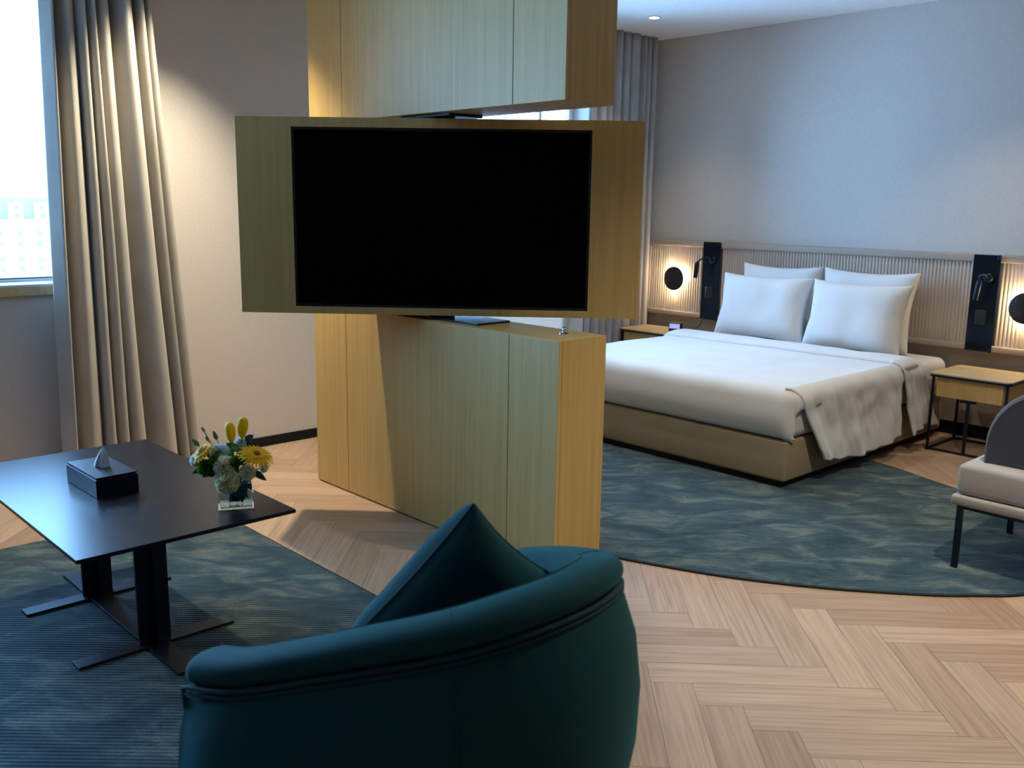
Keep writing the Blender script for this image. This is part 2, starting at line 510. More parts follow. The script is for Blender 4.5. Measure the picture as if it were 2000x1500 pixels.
# floor of real planks (one mesh, thin joints show the dark bed below)
PW, PL = 0.133, 0.60
def make_floor():
    bm = bmesh.new()
    uvl = bm.loops.layers.uv.new('UVMap')
    box(bm, -0.3, XMAX+.1, YMIN-.1, YH+.1, -0.12, -0.0012, mi=1)
    at_ = bm.faces.layers.float.new('plank')
    s2 = math.sqrt(.5)
    U = Vector((s2, s2, 0)); V = Vector((s2, -s2, 0))
    O = Vector((3.511, 2.663, 0)) - U*(PL-PW)
    g = 0.0007
    rnd = random.Random(3)
    def plank(u0, v0, lu, lv, alongu):
        c = O + U*(u0+lu/2) + V*(v0+lv/2)
        if c.x < -0.6 or c.x > XMAX+.5 or c.y < YMIN-.5 or c.y > YH+.5: return
        q = [(u0+g, v0+g), (u0+lu-g, v0+g), (u0+lu-g, v0+lv-g), (u0+g, v0+lv-g)]
        f = bm.faces.new([bm.verts.new(O+U*a+V*b_) for a, b_ in q])
        f[at_] = rnd.random()
        ou, ov = rnd.random()*50, rnd.random()*50
        for lp, (a, b_) in zip(f.loops, q):
            l_, w_ = ((a-u0), (b_-v0)) if alongu else ((b_-v0), (a-u0))
            lp[uvl].uv = (l_+ou, w_+ov)
    for j in range(-16, 17):
        for k in range(-70, 71):
            u0 = k*PW + j*PL; v0 = k*PW - j*PL
            plank(u0, v0, PL, PW, True)
            plank(u0+PL, v0+PW-PL, PW, PL, False)
    pf = [f for f in bm.faces if f.material_index == 0]
    for co, no in (((0, 0, 0), (-1, 0, 0)), ((XMAX, 0, 0), (1, 0, 0)), ((0, YMIN, 0), (0, -1, 0)), ((0, YH, 0), (0, 1, 0))):
        pf = [f for f in bm.faces if f.material_index == 0]
        geom = pf + list({e for f in pf for e in f.edges}) + list({v for f in pf for v in f.verts})
        bmesh.ops.bisect_plane(bm, geom=geom, plane_co=co, plane_no=no, clear_outer=True)
    for f in bm.faces:
        if f.material_index == 0:
            f.normal_update()
            if f.normal.z < 0: f.normal_flip()
    me = bpy.data.meshes.new('floor')
    bm.to_mesh(me); bm.free()
    me.materials.append(M['oak']); me.materials.append(M['floor_gap'])
    o = bpy.data.objects.new('floor', me)
    COL.objects.link(o)
    return tag(o, kind='structure')
make_floor()

def struct(name, bm, mat, parent=None, smooth=False):
    o = link(name, bm, mat, parent, smooth)
    if not parent: tag(o, kind='structure')
    return o

struct('ceiling', bx(-0.3, XMAX+.1, YMIN-.1, YH+.1, CEIL, CEIL+.15), M['ceiling'])
# window wall x in [-WT, 0] with two openings
bm = bmesh.new()
def wslab(y0, y1, z0, z1):
    if y1 > y0 and z1 > z0: box(bm, -WT, 0, y0, y1, z0, z1)
wslab(YMIN, WIN1[0], -0.02, CEIL); wslab(WIN1[1], WIN2[0], -0.02, CEIL); wslab(WIN2[1], YH, -0.02, CEIL)
for W_ in (WIN1, WIN2):
    wslab(W_[0], W_[1], -0.02, W_[2]); wslab(W_[0], W_[1], W_[3], CEIL)
struct('wall_window', bm, M['wall'])
struct('wall_head', bx(-WT, XMAX, YH, YH+.15, -0.02, CEIL), M['wall'])
struct('wall_right', bx(XMAX, XMAX+.15, YMIN, YH, -0.02, CEIL), M['walnut'])
struct('wall_back', bx(-WT, XMAX, YMIN-.15, YMIN, -0.02, CEIL), M['walnut'])
struct('baseboard_window', bx(0, 0.012, YMIN, YH, 0.0005, 0.06, bev=.002), M['black_trim'])
struct('baseboard_head', bx(0.0, XMAX, YH-0.012, YH, 0.0005, 0.09, bev=.002), M['black_trim'])

def window(name, W_, mull, frost=None):
    y0, y1, z0, z1 = W_
    root = bpy.data.objects.new(name, None); COL.objects.link(root); root.location = (-0.2, (y0+y1)/2, z0)
    tag(root, kind='structure')
    inv = Matrix.Translation(-Vector(root.location))
    t = 0.045
    bm = bmesh.new()
    box(bm, -.23, -.17, y0, y1, z0, z0+.022, bev=.004); box(bm, -.23, -.17, y0, y1, z1-t, z1, bev=.004)
    box(bm, -.23, -.17, y0, y0+t, z0, z1, bev=.004); box(bm, -.23, -.17, y1-t, y1, z0, z1, bev=.004)
    for ym in mull: box(bm, -.225, -.175, ym-.012, ym+.012, (frost or z0)+t, z1-t, bev=.003)
    if frost: box(bm, -.225, -.175, y0+t, y1-t, frost, frost+t, bev=.003)
    bm.transform(inv)
    struct('window_frame', bm, M['white_frame'], root)
    bm = bx(-.204, -.198, y0+t*.8, y1-t*.8, z0+.018, z1-t*.8); bm.transform(inv)
    struct('window_pane', bm, M['pane'], root)
    bm = bx(-.22, -.1701, y0+t, y1-t, z0+.021, z0+.026); bm.transform(inv)
    struct('gasket', bm, M['black_trim'], root)
    if frost:
        bm = bx(-.192, -.186, y0+t*.8, y1-t*.8, z0+.018, frost+.004); bm.transform(inv)
        struct('frosted_pane', bm, M['frosted'], root)
    return root
window('window_1', WIN1, ())
window('window_2', WIN2, (5.30,), .95)
# sill boards (light wood)
struct('trim_1', bx(0.0005, 0.022, WIN1[0]-.02, WIN1[1]+.04, WIN1[2]-.052, WIN1[2]-.006, bev=.003), M['ash_h'])
struct('trim_2', bx(-.169, 0.020, WIN1[0]+.001, WIN1[1]-.001, WIN1[2]-.0055, WIN1[2]+.006, bev=.002), M['white_frame'])

# ================================================================== CURTAINS
def curtain(name, prof_top, prof_bot, ztop, zbot, mat, label, nseg=160):
    """profiles: lists of (x, y) in plan; cloth hangs between them"""
    A = catmull(prof_top, nseg); B = catmull(prof_bot, nseg)
    bm = bmesh.new()
    nz_ = 36
    def fn(u, v):
        i = int(round(u*(nseg-1)))
        t = v
        k = t**1.15
        x = lerp(A[i][0], B[i][0], k); y = lerp(A[i][1], B[i][1], k)
        n_ = noise.noise(Vector((i*.06, v*2.2, 3.1)))
        return Vector((x+.012*n_*t, y+.014*noise.noise(Vector((i*.05, v*1.7, 9)))*t, lerp(ztop, zbot, v)))
    grid(bm, nseg, nz_, fn)
    c = Vector((sum(p[0] for p in A)/nseg, sum(p[1] for p in A)/nseg, zbot))
    bm.transform(Matrix.Translation(-c))
    o = link(name, bm, mat, smooth=True)
    o.location = c
    md = o.modifiers.new('s', 'SOLIDIFY'); md.thickness = 0.004; md.offset = 0
    return tag(o, label, 'curtain')

def folds(y0, y1, widths, xb, depth, jit, seed):
    rnd = random.Random(seed)
    tot = sum(widths); y = y0; P = []
    for i, w_ in enumerate(widths):
        wd = w_/tot*(y1-y0)
        d = depth*(.75+.5*rnd.random())
        # a fold: forward crest then a deep valley
        P.append((xb - (d*.5 if i else -.02), y + wd*.0))
        P.append((xb + d*.45, y + wd*.18 + jit*rnd.uniform(-.3, .3)*wd))
        P.append((xb + d*.60, y + wd*.52))
        P.append((xb + d*.20, y + wd*.80 + jit*rnd.uniform(-.3, .3)*wd))
        y += wd
    P.append((xb - depth*.4, y1))
    return P
wd1 = [.9, 1.0, .55, .55, .8, 1.5, .45, .5]
curtain('curtain', folds(1.585, 2.11, wd1, .13, .14, .5, 2), folds(1.515, 2.27, wd1, .15, .15, .5, 2), CEIL-.001, 0.012, M['curtain'],
        'full-length beige curtain gathered in heavy folds beside the left window')
wd2 = [.6, 1, .7, .9, .8, 1.2, .5, .6, .5]
curtain('curtain', folds(5.62, 6.40, wd2, .050, .062, .5, 5), folds(5.60, 6.40, wd2, .050, .062, .5, 5), CEIL-.001, 0.012, M['curtain_g'],
        'grey curtain hanging in the corner beside the headboard wall')

# ================================================================== SWIVEL TV CABINET
CX0, CX1, CY0, CY1 = 0.843, 2.648, 2.627, 2.907
CXM, CYM = (CX0+CX1)/2, (CY0+CY1)/2
def cabinet(name, z0, z1, label, lower):
    root = empty(name, (CXM, CYM, z0), 0, label, 'cabinet')
    hx, hy, hz = (CX1-CX0)/2, (CY1-CY0)/2, z1-z0
    fr = 0.019
    if lower:
        link('carcass', bx(-hx, hx, -hy+fr+.001, hy, 0.006, hz, bev=.0015), M['ash'], root)
        link('plinth', bx(-hx+.01, hx-.01, -hy+.012, hy-.01, 0.0, 0.007), M['black_trim'], root)
    else:
        link('carcass', bx(-hx, hx, -hy+fr+.001, hy, 0, hz, bev=.0015), M['ash'], root)
    s1, s2 = 1.144-CXM, 2.360-CXM
    zb = .007 if lower else 0.0
    for a, b_ in ((-hx, s1-.0018), (s1+.0018, s2-.0018), (s2+.0018, hx)):
        link('door', bx(a, b_, -hy, -hy+fr, zb, hz-(0 if lower else .002), bev=.0012), M['ash'], root)
    return root
cabinet('low_cabinet', 0.0, 0.976, 'floor-standing ash wood cabinet with flush doors below the swivelling television', True)
cabinet('hanging_cabinet', 1.888, CEIL-.001, 'ash wood cabinet hanging from the ceiling above the television', False)

PZ0, PZ1 = 0.998, 1.866
tv = empty('swivel_television', (CXM, CYM, PZ0), math.radians(45), 'ash wood box with a wide black television screen, turned toward the armchair', 'television')
bm = bmesh.new()
hw, ht, H = 0.903, 0.140, PZ1-PZ0
su0, su1, sz0, sz1 = -0.655, 0.675, 1.030-PZ0, 1.824-PZ0
d = 0.03
# front face frame pieces around the recess + back body
box(bm, -hw, hw, -ht+d, ht, 0, H)
box(bm, -hw, su0, -ht, -ht+d, 0, H); box(bm, su1, hw, -ht, -ht+d, 0, H)
box(bm, su0, su1, -ht, -ht+d, 0, sz0); box(bm, su0, su1, -ht, -ht+d, sz1, H)
bmesh.ops.remove_doubles(bm, verts=bm.verts[:], dist=1e-5)
link('wood_box', bm, M['ash'], tv)
bm = bmesh.new()
t = .012
for a in ((su0, su0+t, sz0, sz1), (su1-t, su1, sz0, sz1), (su0+t, su1-t, sz0, sz0+t), (su0+t, su1-t, sz1-t, sz1)):
    box(bm, a[0]+.0003, a[1]-.0003, -ht+.004, -ht+d-.0005, a[2]+.0003, a[3]-.0003)
link('screen_bezel', bm, M['black_satin'], tv)
link('screen', bx(su0+t, su1-t, -ht+.009, -ht+d-.001, sz0+t, sz1-t), M['screen'], tv)
# pivots: plates fixed on the cabinets
pv = empty('pivot_plate', (CXM, CYM, .976), 0, 'dark steel swivel plate on top of the low cabinet', 'swivel plate')
link('plate', bx(-.355, .355, -.092, .108, .0002, .010, bev=.002), M['steel'], pv)
bm = bmesh.new(); lathe(bm, [(0, .010), (.06, .010), (.06, .0215), (0, .0215)], 32); link('bearing', bm, M['black_metal'], pv)
pu = empty('pivot_plate', (CXM, CYM, 1.888), 0, 'dark steel swivel plate under the hanging cabinet', 'swivel plate')
link('plate', bx(-.19, .16, -.09, .105, -.011, -.0002, bev=.002), M['black_metal'], pu)
bm = bmesh.new(); lathe(bm, [(0, -.011), (.06, -.011), (.06, -.0217), (0, -.0217)], 32); link('bearing', bm, M['steel'], pu)
# small chrome catch on the low cabinet
dk = empty('latch_knob', (2.506, 2.80, .976), .5, 'small chrome catch near the right end of the low cabinet top', 'latch')
bm = bmesh.new(); lathe(bm, [(0, .0002), (.022, .0002), (.021, .004), (.008, .006), (.007, .013), (0, .013)], 24); link('base', bm, M['chrome'], dk, True, 40)
bm = bmesh.new(); lathe(bm, [(0, -.012), (.009, -.010), (.012, 0), (.009, .010), (0, .012)], 20, Matrix.Translation((0.004, 0, .018)) @ Matrix.Rotation(PI/2, 4, 'Y')); link('knob', bm, M['chrome'], dk, True)

# ================================================================== RUGS
def rug(name, pts, label, th=0.010):
    bm = bmesh.new()
    def ring(off, z):
        n = len(pts); R_ = []
        c = Vector((sum(p[0] for p in pts)/n, sum(p[1] for p in pts)/n))
        for p in pts:
            q = Vector(p); dd = (c-q).normalized()
            q = q + dd*off
            R_.append(bm.verts.new((q.x, q.y, z)))
        return R_
    a = ring(0, .0005); b_ = ring(0, th*.8); c_ = ring(.012, th); 
    n = len(pts)
    for A, B in ((a, b_), (b_, c_)):
        for i in range(n):
            f = bm.faces.new((A[i], A[(i+1) % n], B[(i+1) % n], B[i])); f.material_index = 1
    bm.faces.new(c_); bm.faces.new(a[::-1])
    o = link(name, bm, [M['rug'], M['rug_edge']])
    return tag(o, label, 'rug')
rug('rug', [(0.88, -1.2), (3.33, -1.2), (3.33, 1.962), (0.88, 1.962)], 'rectangular blue-green ribbed rug under the coffee table and armchair')
RP = [(2.684, 2.966), (3.096, 3.134), (3.443, 3.339), (3.750, 3.582), (3.890, 3.727), (4.022, 3.893), (4.10, 4.15), (4.08, 4.45), (3.85, 4.78),
      (3.50, 5.06), (3.10, 5.22), (2.73, 5.35), (2.2, 5.44), (1.5, 5.36), (.95, 5.05), (.62, 4.55), (.58, 3.95), (.80, 3.42), (1.25, 3.06), (1.75, 2.925), (2.30, 2.918)]
RPc = catmull(RP + [RP[0]], 160)[:-1]
rug('rug', RPc, 'rounded organic blue-green ribbed rug with dark edge under the foot of the bed')

# ================================================================== COFFEE TABLE
tb = empty('coffee_table', (1.913, 1.168, 0.0105), 0, 'low rectangular coffee table with dark stone-like top on crossed flat metal feet', 'coffee table')
TZ = .4895
link('tabletop', bx(-.613, .613, -.348, .349, TZ-.013, TZ, bev=.002), M['tabletop'], tb)
link('subframe', bx(-.40, .40, -.12, .12, TZ-.019, TZ-.0135), M['black_metal'], tb)
link('base_bar', bx(-.535, .54, -.045, .03, .0005, .0095, bev=.001), M['black_metal'], tb)
for xc in (-.265, .265):
    link('base_foot', bx(xc-.033, xc+.033, -.267, .267, .001, .0105, bev=.001), M['black_metal'], tb)
    bm = bmesh.new()
    box(bm, xc-.005, xc+.005, -.06, .048, .0106, TZ-.0195)
    box(bm, xc-.038, xc+.038, -.011, -.001, .0106, TZ-.0195)
    link('leg', bm, M['black_metal'], tb)

# tissue box
tz = .0105+TZ
ts = empty('tissue_box', (1.862, 1.134, tz), math.radians(1), 'black leather tissue box on the coffee table', 'tissue box')
a, b_, hh = .139, .072, .072
link('body', bx(-a, a, -b_, b_, .0003, hh-.008, bev=.002), M['leather'], ts)
bm = bmesh.new()
# lid with oval slot
n = 40
def loopv(fn, z): return [bm.verts.new((*fn(2*PI*k/n), z)) for k in range(n)]
def sq(th):
    c, s = math.cos(th), math.sin(th); e = 1/max(abs(c)/(a-.003), abs(s)/(b_-.003)); return (c*e, s*e)
def ov(th): return (.045*math.cos(th), .020*math.sin(th))
o1 = loopv(sq, hh-.006); o2 = loopv(sq, hh); i2 = loopv(ov, hh); i1 = loopv(ov, hh-.006)
for A, B in ((o1, o2), (o2, i2), (i2, i1)):
    for k in range(n): bm.faces.new((A[k], A[(k+1) % n], B[(k+1) % n], B[k]))
link('lid', bm, M['leather'], ts)
bm = bmesh.new(); lathe(bm, [(0, 0), (1, 0)], 30, Matrix.Translation((0, 0, hh-.0055)) @ Matrix.Diagonal((.045, .020, 1, 1))); link('slot', bm, M['black_trim'], ts)
bm = bmesh.new()
def tis(u, v):
    th = -1.25+2.5*u
    r = .030*(1-v)**.6 + .001
    px = r*math.sin(th)*1.1 + .010*v**1.5 + .003*math.sin(9*u)*(1-v)
    py = -.38*r*math.cos(th) + .004*math.sin(14*u+2)*(1-v)
    return Vector((px*1.0, py+.004, hh-.005 + .080*v*(1-.12*abs(math.sin(th*1.2)))))
grid(bm, 26, 14, tis)
o = link('tissue', bm, M['tissue'], ts, True); md = o.modifiers.new('s', 'SOLIDIFY'); md.thickness = .0012
o.rotation_euler = (0, 0, math.radians(42))

# ================================================================== VASE WITH FLOWERS
VX, VY = 2.353, 1.393
va = math.atan2(.103, .053)     # direction of the front edge
vs_ = empty('vase', (VX, VY, tz), va, 'square clear glass vase with water on the corner of the coffee table', 'vase')
s = .056; g = .007; vh = .118
bm = bmesh.new()
r_ = bmesh.ops.create_cube(bm, size=1)
for v in bm.verts: v.co = Vector((v.co.x*2*s, v.co.y*2*s, (v.co.z+.5)*vh+.0003))
top = [f for f in bm.faces if f.normal.z > .9]
r_ = bmesh.ops.inset_region(bm, faces=top, thickness=g)
top = [f for f in bm.faces if f.normal.z > .9 and all(abs(v.co.x) < s-.001 for v in f.verts)]
ex = bmesh.ops.extrude_face_region(bm, geom=top)
bmesh.ops.delete(bm, geom=top, context='FACES_ONLY')
for v in [x for x in ex['geom'] if isinstance(x, bmesh.types.BMVert)]: v.co.z = .009
bmesh.ops.bevel(bm, geom=[e for e in bm.edges if abs(e.verts[0].co.z-e.verts[1].co.z) > .05 or True], offset=.0015, segments=2, affect='EDGES')
link('glass', bm, M['glass'], vs_, True, 40)
link('water', bx(-s+g-.0004, s-g+.0004, -s+g-.0004, s-g+.0004, .0088, .085), M['water'], vs_)

RV = Vector((math.cos(YAW), math.sin(YAW), 0)); DV = Vector((-math.sin(YAW), math.cos(YAW), 0)); ZV = Vector((0, 0, 1))
BASE = Vector((VX, VY, tz+.02))
def P3(px, py, depth=0.0):
    """point in the bouquet: px,py measured on the picture of the bouquet about its axis (millimetre-like units), depth away from the viewer"""
    return Vector((VX, VY, tz)) + RV*((px-460)/560.0) + ZV*((975-py)/548.0) + DV*depth
def orient(n_):
    return n_.to_track_quat('Z', 'Y').to_matrix().to_4x4()
def stem_pts(top):
    foot = BASE + Vector(((top-BASE).x*.12, (top-BASE).y*.12, -.004))
    mid = Vector((lerp(foot.x, top.x, .25), lerp(foot.y, top.y, .25), tz+vh-.01))
    lim = .036
    return catmull([tuple(foot), tuple(mid), tuple(top)], 9)
def flower_root(name, top, label, cat, group=None):
    return empty(name, (BASE.x, BASE.y, BASE.z), 0, label, cat, group)
def put(name, bm, mat, root, smooth=True, auto=None):
    bm.transform(Matrix.Translation(-root.location))
    return link(name, bm, mat, root, smooth, auto)
def stem(root, top, r=.0022):
    bm = bmesh.new(); tube(bm, stem_pts(top), r, 7); put('stem', bm, M['green'], root)

def petal_ring(bm, T, n, r0, r1, wd, lift0, lift1, rnd, curl=.0, jitter=.1, seg=5):
    for k in range(n):
        th = 2*PI*(k+rnd.uniform(-jitter, jitter))/n
        rr = r1*rnd.uniform(.92, 1.06)
        c, s_ = math.cos(th), math.sin(th)
        rows = []
        for i in range(seg):
            t = i/(seg-1)
            r_ = lerp(r0, rr, t); w_ = wd*math.sin(PI*(.18+.74*t))**.8
            z = lerp(lift0, lift1, t) + curl*t*t
            rows.append([bm.verts.new(T @ Vector((c*r_-s_*q*w_, s_*r_+c*q*w_, z+(-.15*w_ if q == 0 else 0)))) for q in (-1, 0, 1)])
        for A, B in zip(rows, rows[1:]):
            for q in (0, 1): bm.faces.new((A[q], A[q+1], B[q+1], B[q]))

def gerbera(px, py, dp, nrm, R_, label, seed):
    rnd = random.Random(seed)
    top = P3(px, py, dp)
    root = flower_root('gerbera', top, label, 'flower')
    T = Matrix.Translation(top) @ orient(nrm)
    stem(root, top - nrm.normalized()*.004)
    bm = bmesh.new()
    petal_ring(bm, T, 26, .010, R_, .0052, 0, .004, rnd, -.014)
    petal_ring(bm, T, 22, .009, R_*.84, .005, .004, .011, rnd, -.010)
    petal_ring(bm, T, 18, .007, R_*.55, .004, .006, .015, rnd, -.004)
    put('petals', bm, M['yellow'], root)
    bm = bmesh.new(); lathe(bm, [(0, .012), (.007, .0115), (.012, .007), (.012, 0), (0, -.004)], 18, T); put('flower_centre', bm, M['brown'], root)
def ruffle(name, px, py, dp, nrm, R_, mat, label, seed, cat='flower', nl=6):
    rnd = random.Random(seed)
    top = P3(px, py, dp)
    root = flower_root(name, top, label, cat)
    T = Matrix.Translation(top) @ orient(nrm)
    stem(root, top - nrm.normalized()*R_*.7)
    bm = bmesh.new()
    nl = nl+4
    for l_ in range(nl):
        f = l_/(nl-1)
        nseg = 60; ph = rnd.random()*6; fr = rnd.choice([9, 11, 13])
        phi = lerp(.10, 1.95, f**.9)
        def fn(u, v):
            th = 2*PI*u
            wv = math.sin(fr*th+ph)
            p_ = phi + (.16*wv + .05*math.sin(23*th+ph))*v + .10*v
            rho = R_*lerp(.42, 1.0, v)*(1+.05*math.sin(7*th+ph*3)*v+.03*wv*v)
            return T @ Vector((rho*math.sin(p_)*math.cos(th), rho*math.sin(p_)*math.sin(th), rho*math.cos(p_)*.86))
        grid(bm, nseg, 5, fn, closed_u=True)
    put('petals', bm, mat, root)
    bm = bmesh.new(); lathe(bm, [(0, -R_*.75), (R_*.4, -R_*.55), (R_*.38, -R_*.1), (R_*.34, R_*.15), (0, R_*.25)], 14, T); put('calyx', bm, M['budgreen'] if mat != M['bgreen'] else M['bgreen'], root)
def lily(px, py0, py1, dp, label, seed, lean):
    rnd = random.Random(seed)
    a = P3(px, py0, dp); b2 = P3(px+lean, py1, dp)
    root = flower_root('lily_bud', b2, label, 'flower')
    stem(root, a)
    bm = bmesh.new()
    ax = (b2-a); ln = ax.length; T = Matrix.Translation(a) @ orient(ax)
    prof = [(0, 0), (.22, .0), (.55, .10), (.85, .28), (1, .5), (.98, .72), (.80, .9), (.45, .985), (0, 1)]
    R_ = .0165
    n = 24; rings = []
    pr = catmull(prof, 16)
    for r_, z in pr:
        rings.append([bm.verts.new(T @ Vector((R_*max(r_, .01)*(1+.10*math.cos(3*th))*math.cos(th), R_*max(r_, .01)*(1+.10*math.cos(3*th))*math.sin(th), z*ln))) for th in [2*PI*k/n for k in range(n)]])
    for A, B in zip(rings, rings[1:]):
        for k in range(n): bm.faces.new((A[k], A[(k+1) % n], B[(k+1) % n], B[k]))
    put('bud', bm, M['lily'], root)
def leafmesh(bm, a, b2, wd, nrm, cup=.15):
    ax = b2-a; sd = ax.cross(nrm).normalized(); up_ = sd.cross(ax).normalized()
    rows = []
    for i in range(7):
        t = i/6; w_ = wd*math.sin(PI*min(1, .06+t*.94))**.75*(1-.25*t)
        c = a+ax*t+up_*ax.length*.12*math.sin(PI*t)
        rows.append([bm.verts.new(c+sd*q*w_+up_*(-cup*w_ if q == 0 else 0)) for q in (-1, 0, 1)])
    for A, B in zip(rows, rows[1:]):
        for q in (0, 1): bm.faces.new((A[q], A[q+1], B[q+1], B[q]))
def sprig(px, py, dp, label, seed, buds, rb=.008, mat='budgreen'):
    top = P3(px, py, dp)
    root = flower_root('bud_sprig', top, label, 'flower bud')
    stem(root, top, .0012)
    for (qx, qy, qd, sc_) in buds:
        p = P3(qx, qy, qd); dirn = (p-P3(460, 930, 0)).normalized()
        bm = bmesh.new()
        lathe(bm, [(0, -.012*sc_), (rb*.6*sc_, -.009*sc_), (rb*sc_, 0), (rb*.8*sc_, .012*sc_), (rb*.3*sc_, .022*sc_), (0, .024*sc_)], 12, Matrix.Translation(p) @ orient(dirn))
        tube(bm, [P3(lerp(460, qx, .55), lerp(930, qy, .55), qd*.6), p], .0010, 6)
        put('bud', bm, M[mat], root)
gerbera(508, 874, -.045, (ZV*1.0 + RV*.42 - DV*.30), .062, 'large yellow gerbera at the right of the bouquet', 1)
gerbera(408, 870, -.035, (ZV*1.0 - RV*.75 - DV*.35), .046, 'yellow gerbera at the left of the bouquet', 2)
lily(456, 858, 821, .0, 'left of the two upright yellow lily buds, the shorter one', 3, -4)
lily(474, 851, 812, .01, 'right of the two upright yellow lily buds, the taller one', 4, 5)
ruffle('carnation', 450, 893, -.060, (ZV*.55 - DV*1.0), .034, M['cream'], 'cream carnation at the front of the bouquet, upper one above the glass rim', 5, nl=7)
ruffle('carnation', 457, 920, -.070, (ZV*.2 - DV*1.0), .041, M['cream'], 'largest cream carnation hanging over the front rim of the vase', 6, nl=7)
ruffle('carnation', 493, 904, -.060, (ZV*.5 - DV*.9 + RV*.5), .027, M['cream'], 'small cream carnation below the right gerbera', 7, nl=6)
ruffle('carnation', 433, 876, .0, (ZV*1 - DV*.3 - RV*.3), .032, M['whitep'], 'white ruffled flower between the left gerbera and the lily buds', 8)
ruffle('carnation', 390, 890, -.01, (ZV*.6 - RV*.8 - DV*.4), .022, M['whitep'], 'small white flower at the left edge of the bouquet', 9)
ruffle('carnation', 469, 862, .02, (ZV*1 - DV*.2), .022, M['whitep'], 'white flower tucked behind the lily buds', 10)
ruffle('carnation', 515, 901, -.02, (ZV*.4 + RV*1), .019, M['whitep'], 'small white flower under the right edge of the large gerbera', 12)
ruffle('chrysanthemum', 414, 898, -.050, (ZV*.7 - DV*.8 - RV*.4), .027, M['bgreen'], 'round green button flower at the lower left of the bouquet', 13, nl=7)
ruffle('chrysanthemum', 434, 884, -.055, (ZV*.9 - DV*.7), .022, M['bgreen'], 'round green button flower above the cream carnations', 14, nl=7)
ruffle('chrysanthemum', 473, 884, -.060, (ZV*.9 - DV*.7 + RV*.1), .021, M['bgreen'], 'round green button flower left of the large gerbera', 15, nl=7)
sprig(405, 836, .0, 'thin sprig with a tiny dark bud standing highest at the left', 1, [(405, 836, 0, .55), (411, 853, 0, .5)])
sprig(427, 846, .0, 'single pale green bud between the left gerbera and the lilies', 2, [(427, 848, 0, .95)])
sprig(391, 860, .0, 'drooping pale green bud at the far left of the bouquet', 3, [(391, 861, 0, 1.0)])
# loose foliage
fo = flower_root('foliage', P3(460, 900), 'dark green leaves filling the bouquet and the vase', 'leaves')
rnd = random.Random(21)
for (px, py, qx, qy, d0, d1, w_, mt_) in [(478, 862, 494, 846, .02, .02, .017, 'dgreen'), (495, 905, 526, 921, -.03, -.05, .013, 'dgreen'), (440, 905, 405, 918, -.02, -.04, .016, 'dgreen'),
        (430, 900, 392, 905, -.01, -.03, .014, 'green'), (470, 870, 458, 856, -.02, -.02, .012, 'green'), (415, 905, 383, 915, 0, -.02, .013, 'dgreen'),
        (440, 890, 425, 915, -.06, -.06, .016, 'dgreen'), (480, 890, 500, 880, -.05, -.06, .014, 'green'), (470, 905, 490, 925, -.02, -.03, .018, 'dgreen'),
        (430, 880, 445, 868, -.04, -.05, .012, 'green'), (405, 890, 372, 890, 0, 0, .006, 'green'), (410, 895, 376, 884, 0, 0, .004, 'bgreen'),
        (466, 925, 480, 955, -.01, -.02, .015, 'dgreen'), (450, 935, 484, 960, 0, 0, .017, 'dgreen'), (480, 930, 470, 970, .0, .0, .017, 'dgreen'),
        (455, 935, 438, 955, .01, .01, .012, 'green'), (475, 920, 488, 948, .01, .01, .013, 'dgreen'), (460, 880, 500, 868, .02, .03, .02, 'dgreen'), (455, 885, 420, 872, .02, .04, .02, 'green')]:
    bm = bmesh.new()
    leafmesh(bm, P3(px, py, d0), P3(qx, qy, d1), w_, (ZV*.6-DV*.8))
    put('leaf', bm, M[mt_], fo)
bm = bmesh.new()
for k in range(7):
    a_ = rnd.uniform(-.03, .03); b3 = rnd.uniform(-.03, .03)
    tube(bm, [BASE+Vector((a_, b3, -.004)), BASE+Vector((a_*.6, b3*.6, .06)), BASE+Vector((a_*.8, b3*.7, .115))], .0028, 6)
put('stem', bm, M['green'], fo)

# ================================================================== ARMCHAIR
ac = empty('armchair', (3.70, 1.20, 0.0005), 0, 'dark teal upholstered tub armchair seen from behind', 'armchair')
acL = Vector(ac.location)
# rim centre line from the near arm front round the back to the far arm front: x, y, z
RIM = [(3.505, .742, .602), (3.61, .765, .628), (3.71, .815, .664), (3.83, .895, .708), (3.935, 1.010, .742), (3.982, 1.14, .760), (3.985, 1.275, .762),
       (3.942, 1.405, .750), (3.845, 1.515, .708), (3.70, 1.600, .655), (3.55, 1.635, .605), (3.43, 1.655, .560)]
NR = 72
rim = [Vector(p) for p in catmull(RIM, NR)]
def frame_at(i):
    a_ = rim[max(i-1, 0)]; b3 = rim[min(i+1, NR-1)]
    t_ = (b3-a_); t2 = Vector((t_.x, t_.y, 0)).normalized()
    out = Vector((t2.y, -t2.x, 0))     # outward
    return t_.normalized(), out
zf = .12
# shell body: cross-section swept along the rim
def shell_section(i):
    _, o_ = frame_at(i)
    c = rim[i]; zt = c.z
    pts = []
    s_ = i/(NR-1); endf = sstep(0, .10, min(s_, 1-s_))
    bul = .045+.02*endf
    # outer side going down: below the piping
    for t_, off in ((0, .046), (.06, .060), (.2, .086), (.4, .100), (.6, .096), (.8, .076), (.93, .046), (1.0, .0)):
        pts.append(c + o_*(off*(.75+.25*endf)) + Vector((0, 0, (zf-(zt-.032))*t_-.032)))
    # underside and inner side up
    pts.append(c - o_*.05 + Vector((0, 0, zf-zt)))
    for t_, off in ((.35, -.090), (.6, -.086), (.8, -.078), (.92, -.066), (.98, -.054), (1.0, -.040)):
        pts.append(c + o_*off + Vector((0, 0, lerp(zf-zt, .020, t_))))
    return pts
bm = bmesh.new()
rows = [[bm.verts.new(p-acL) for p in shell_section(i)] for i in range(NR)]
m_ = len(rows[0])
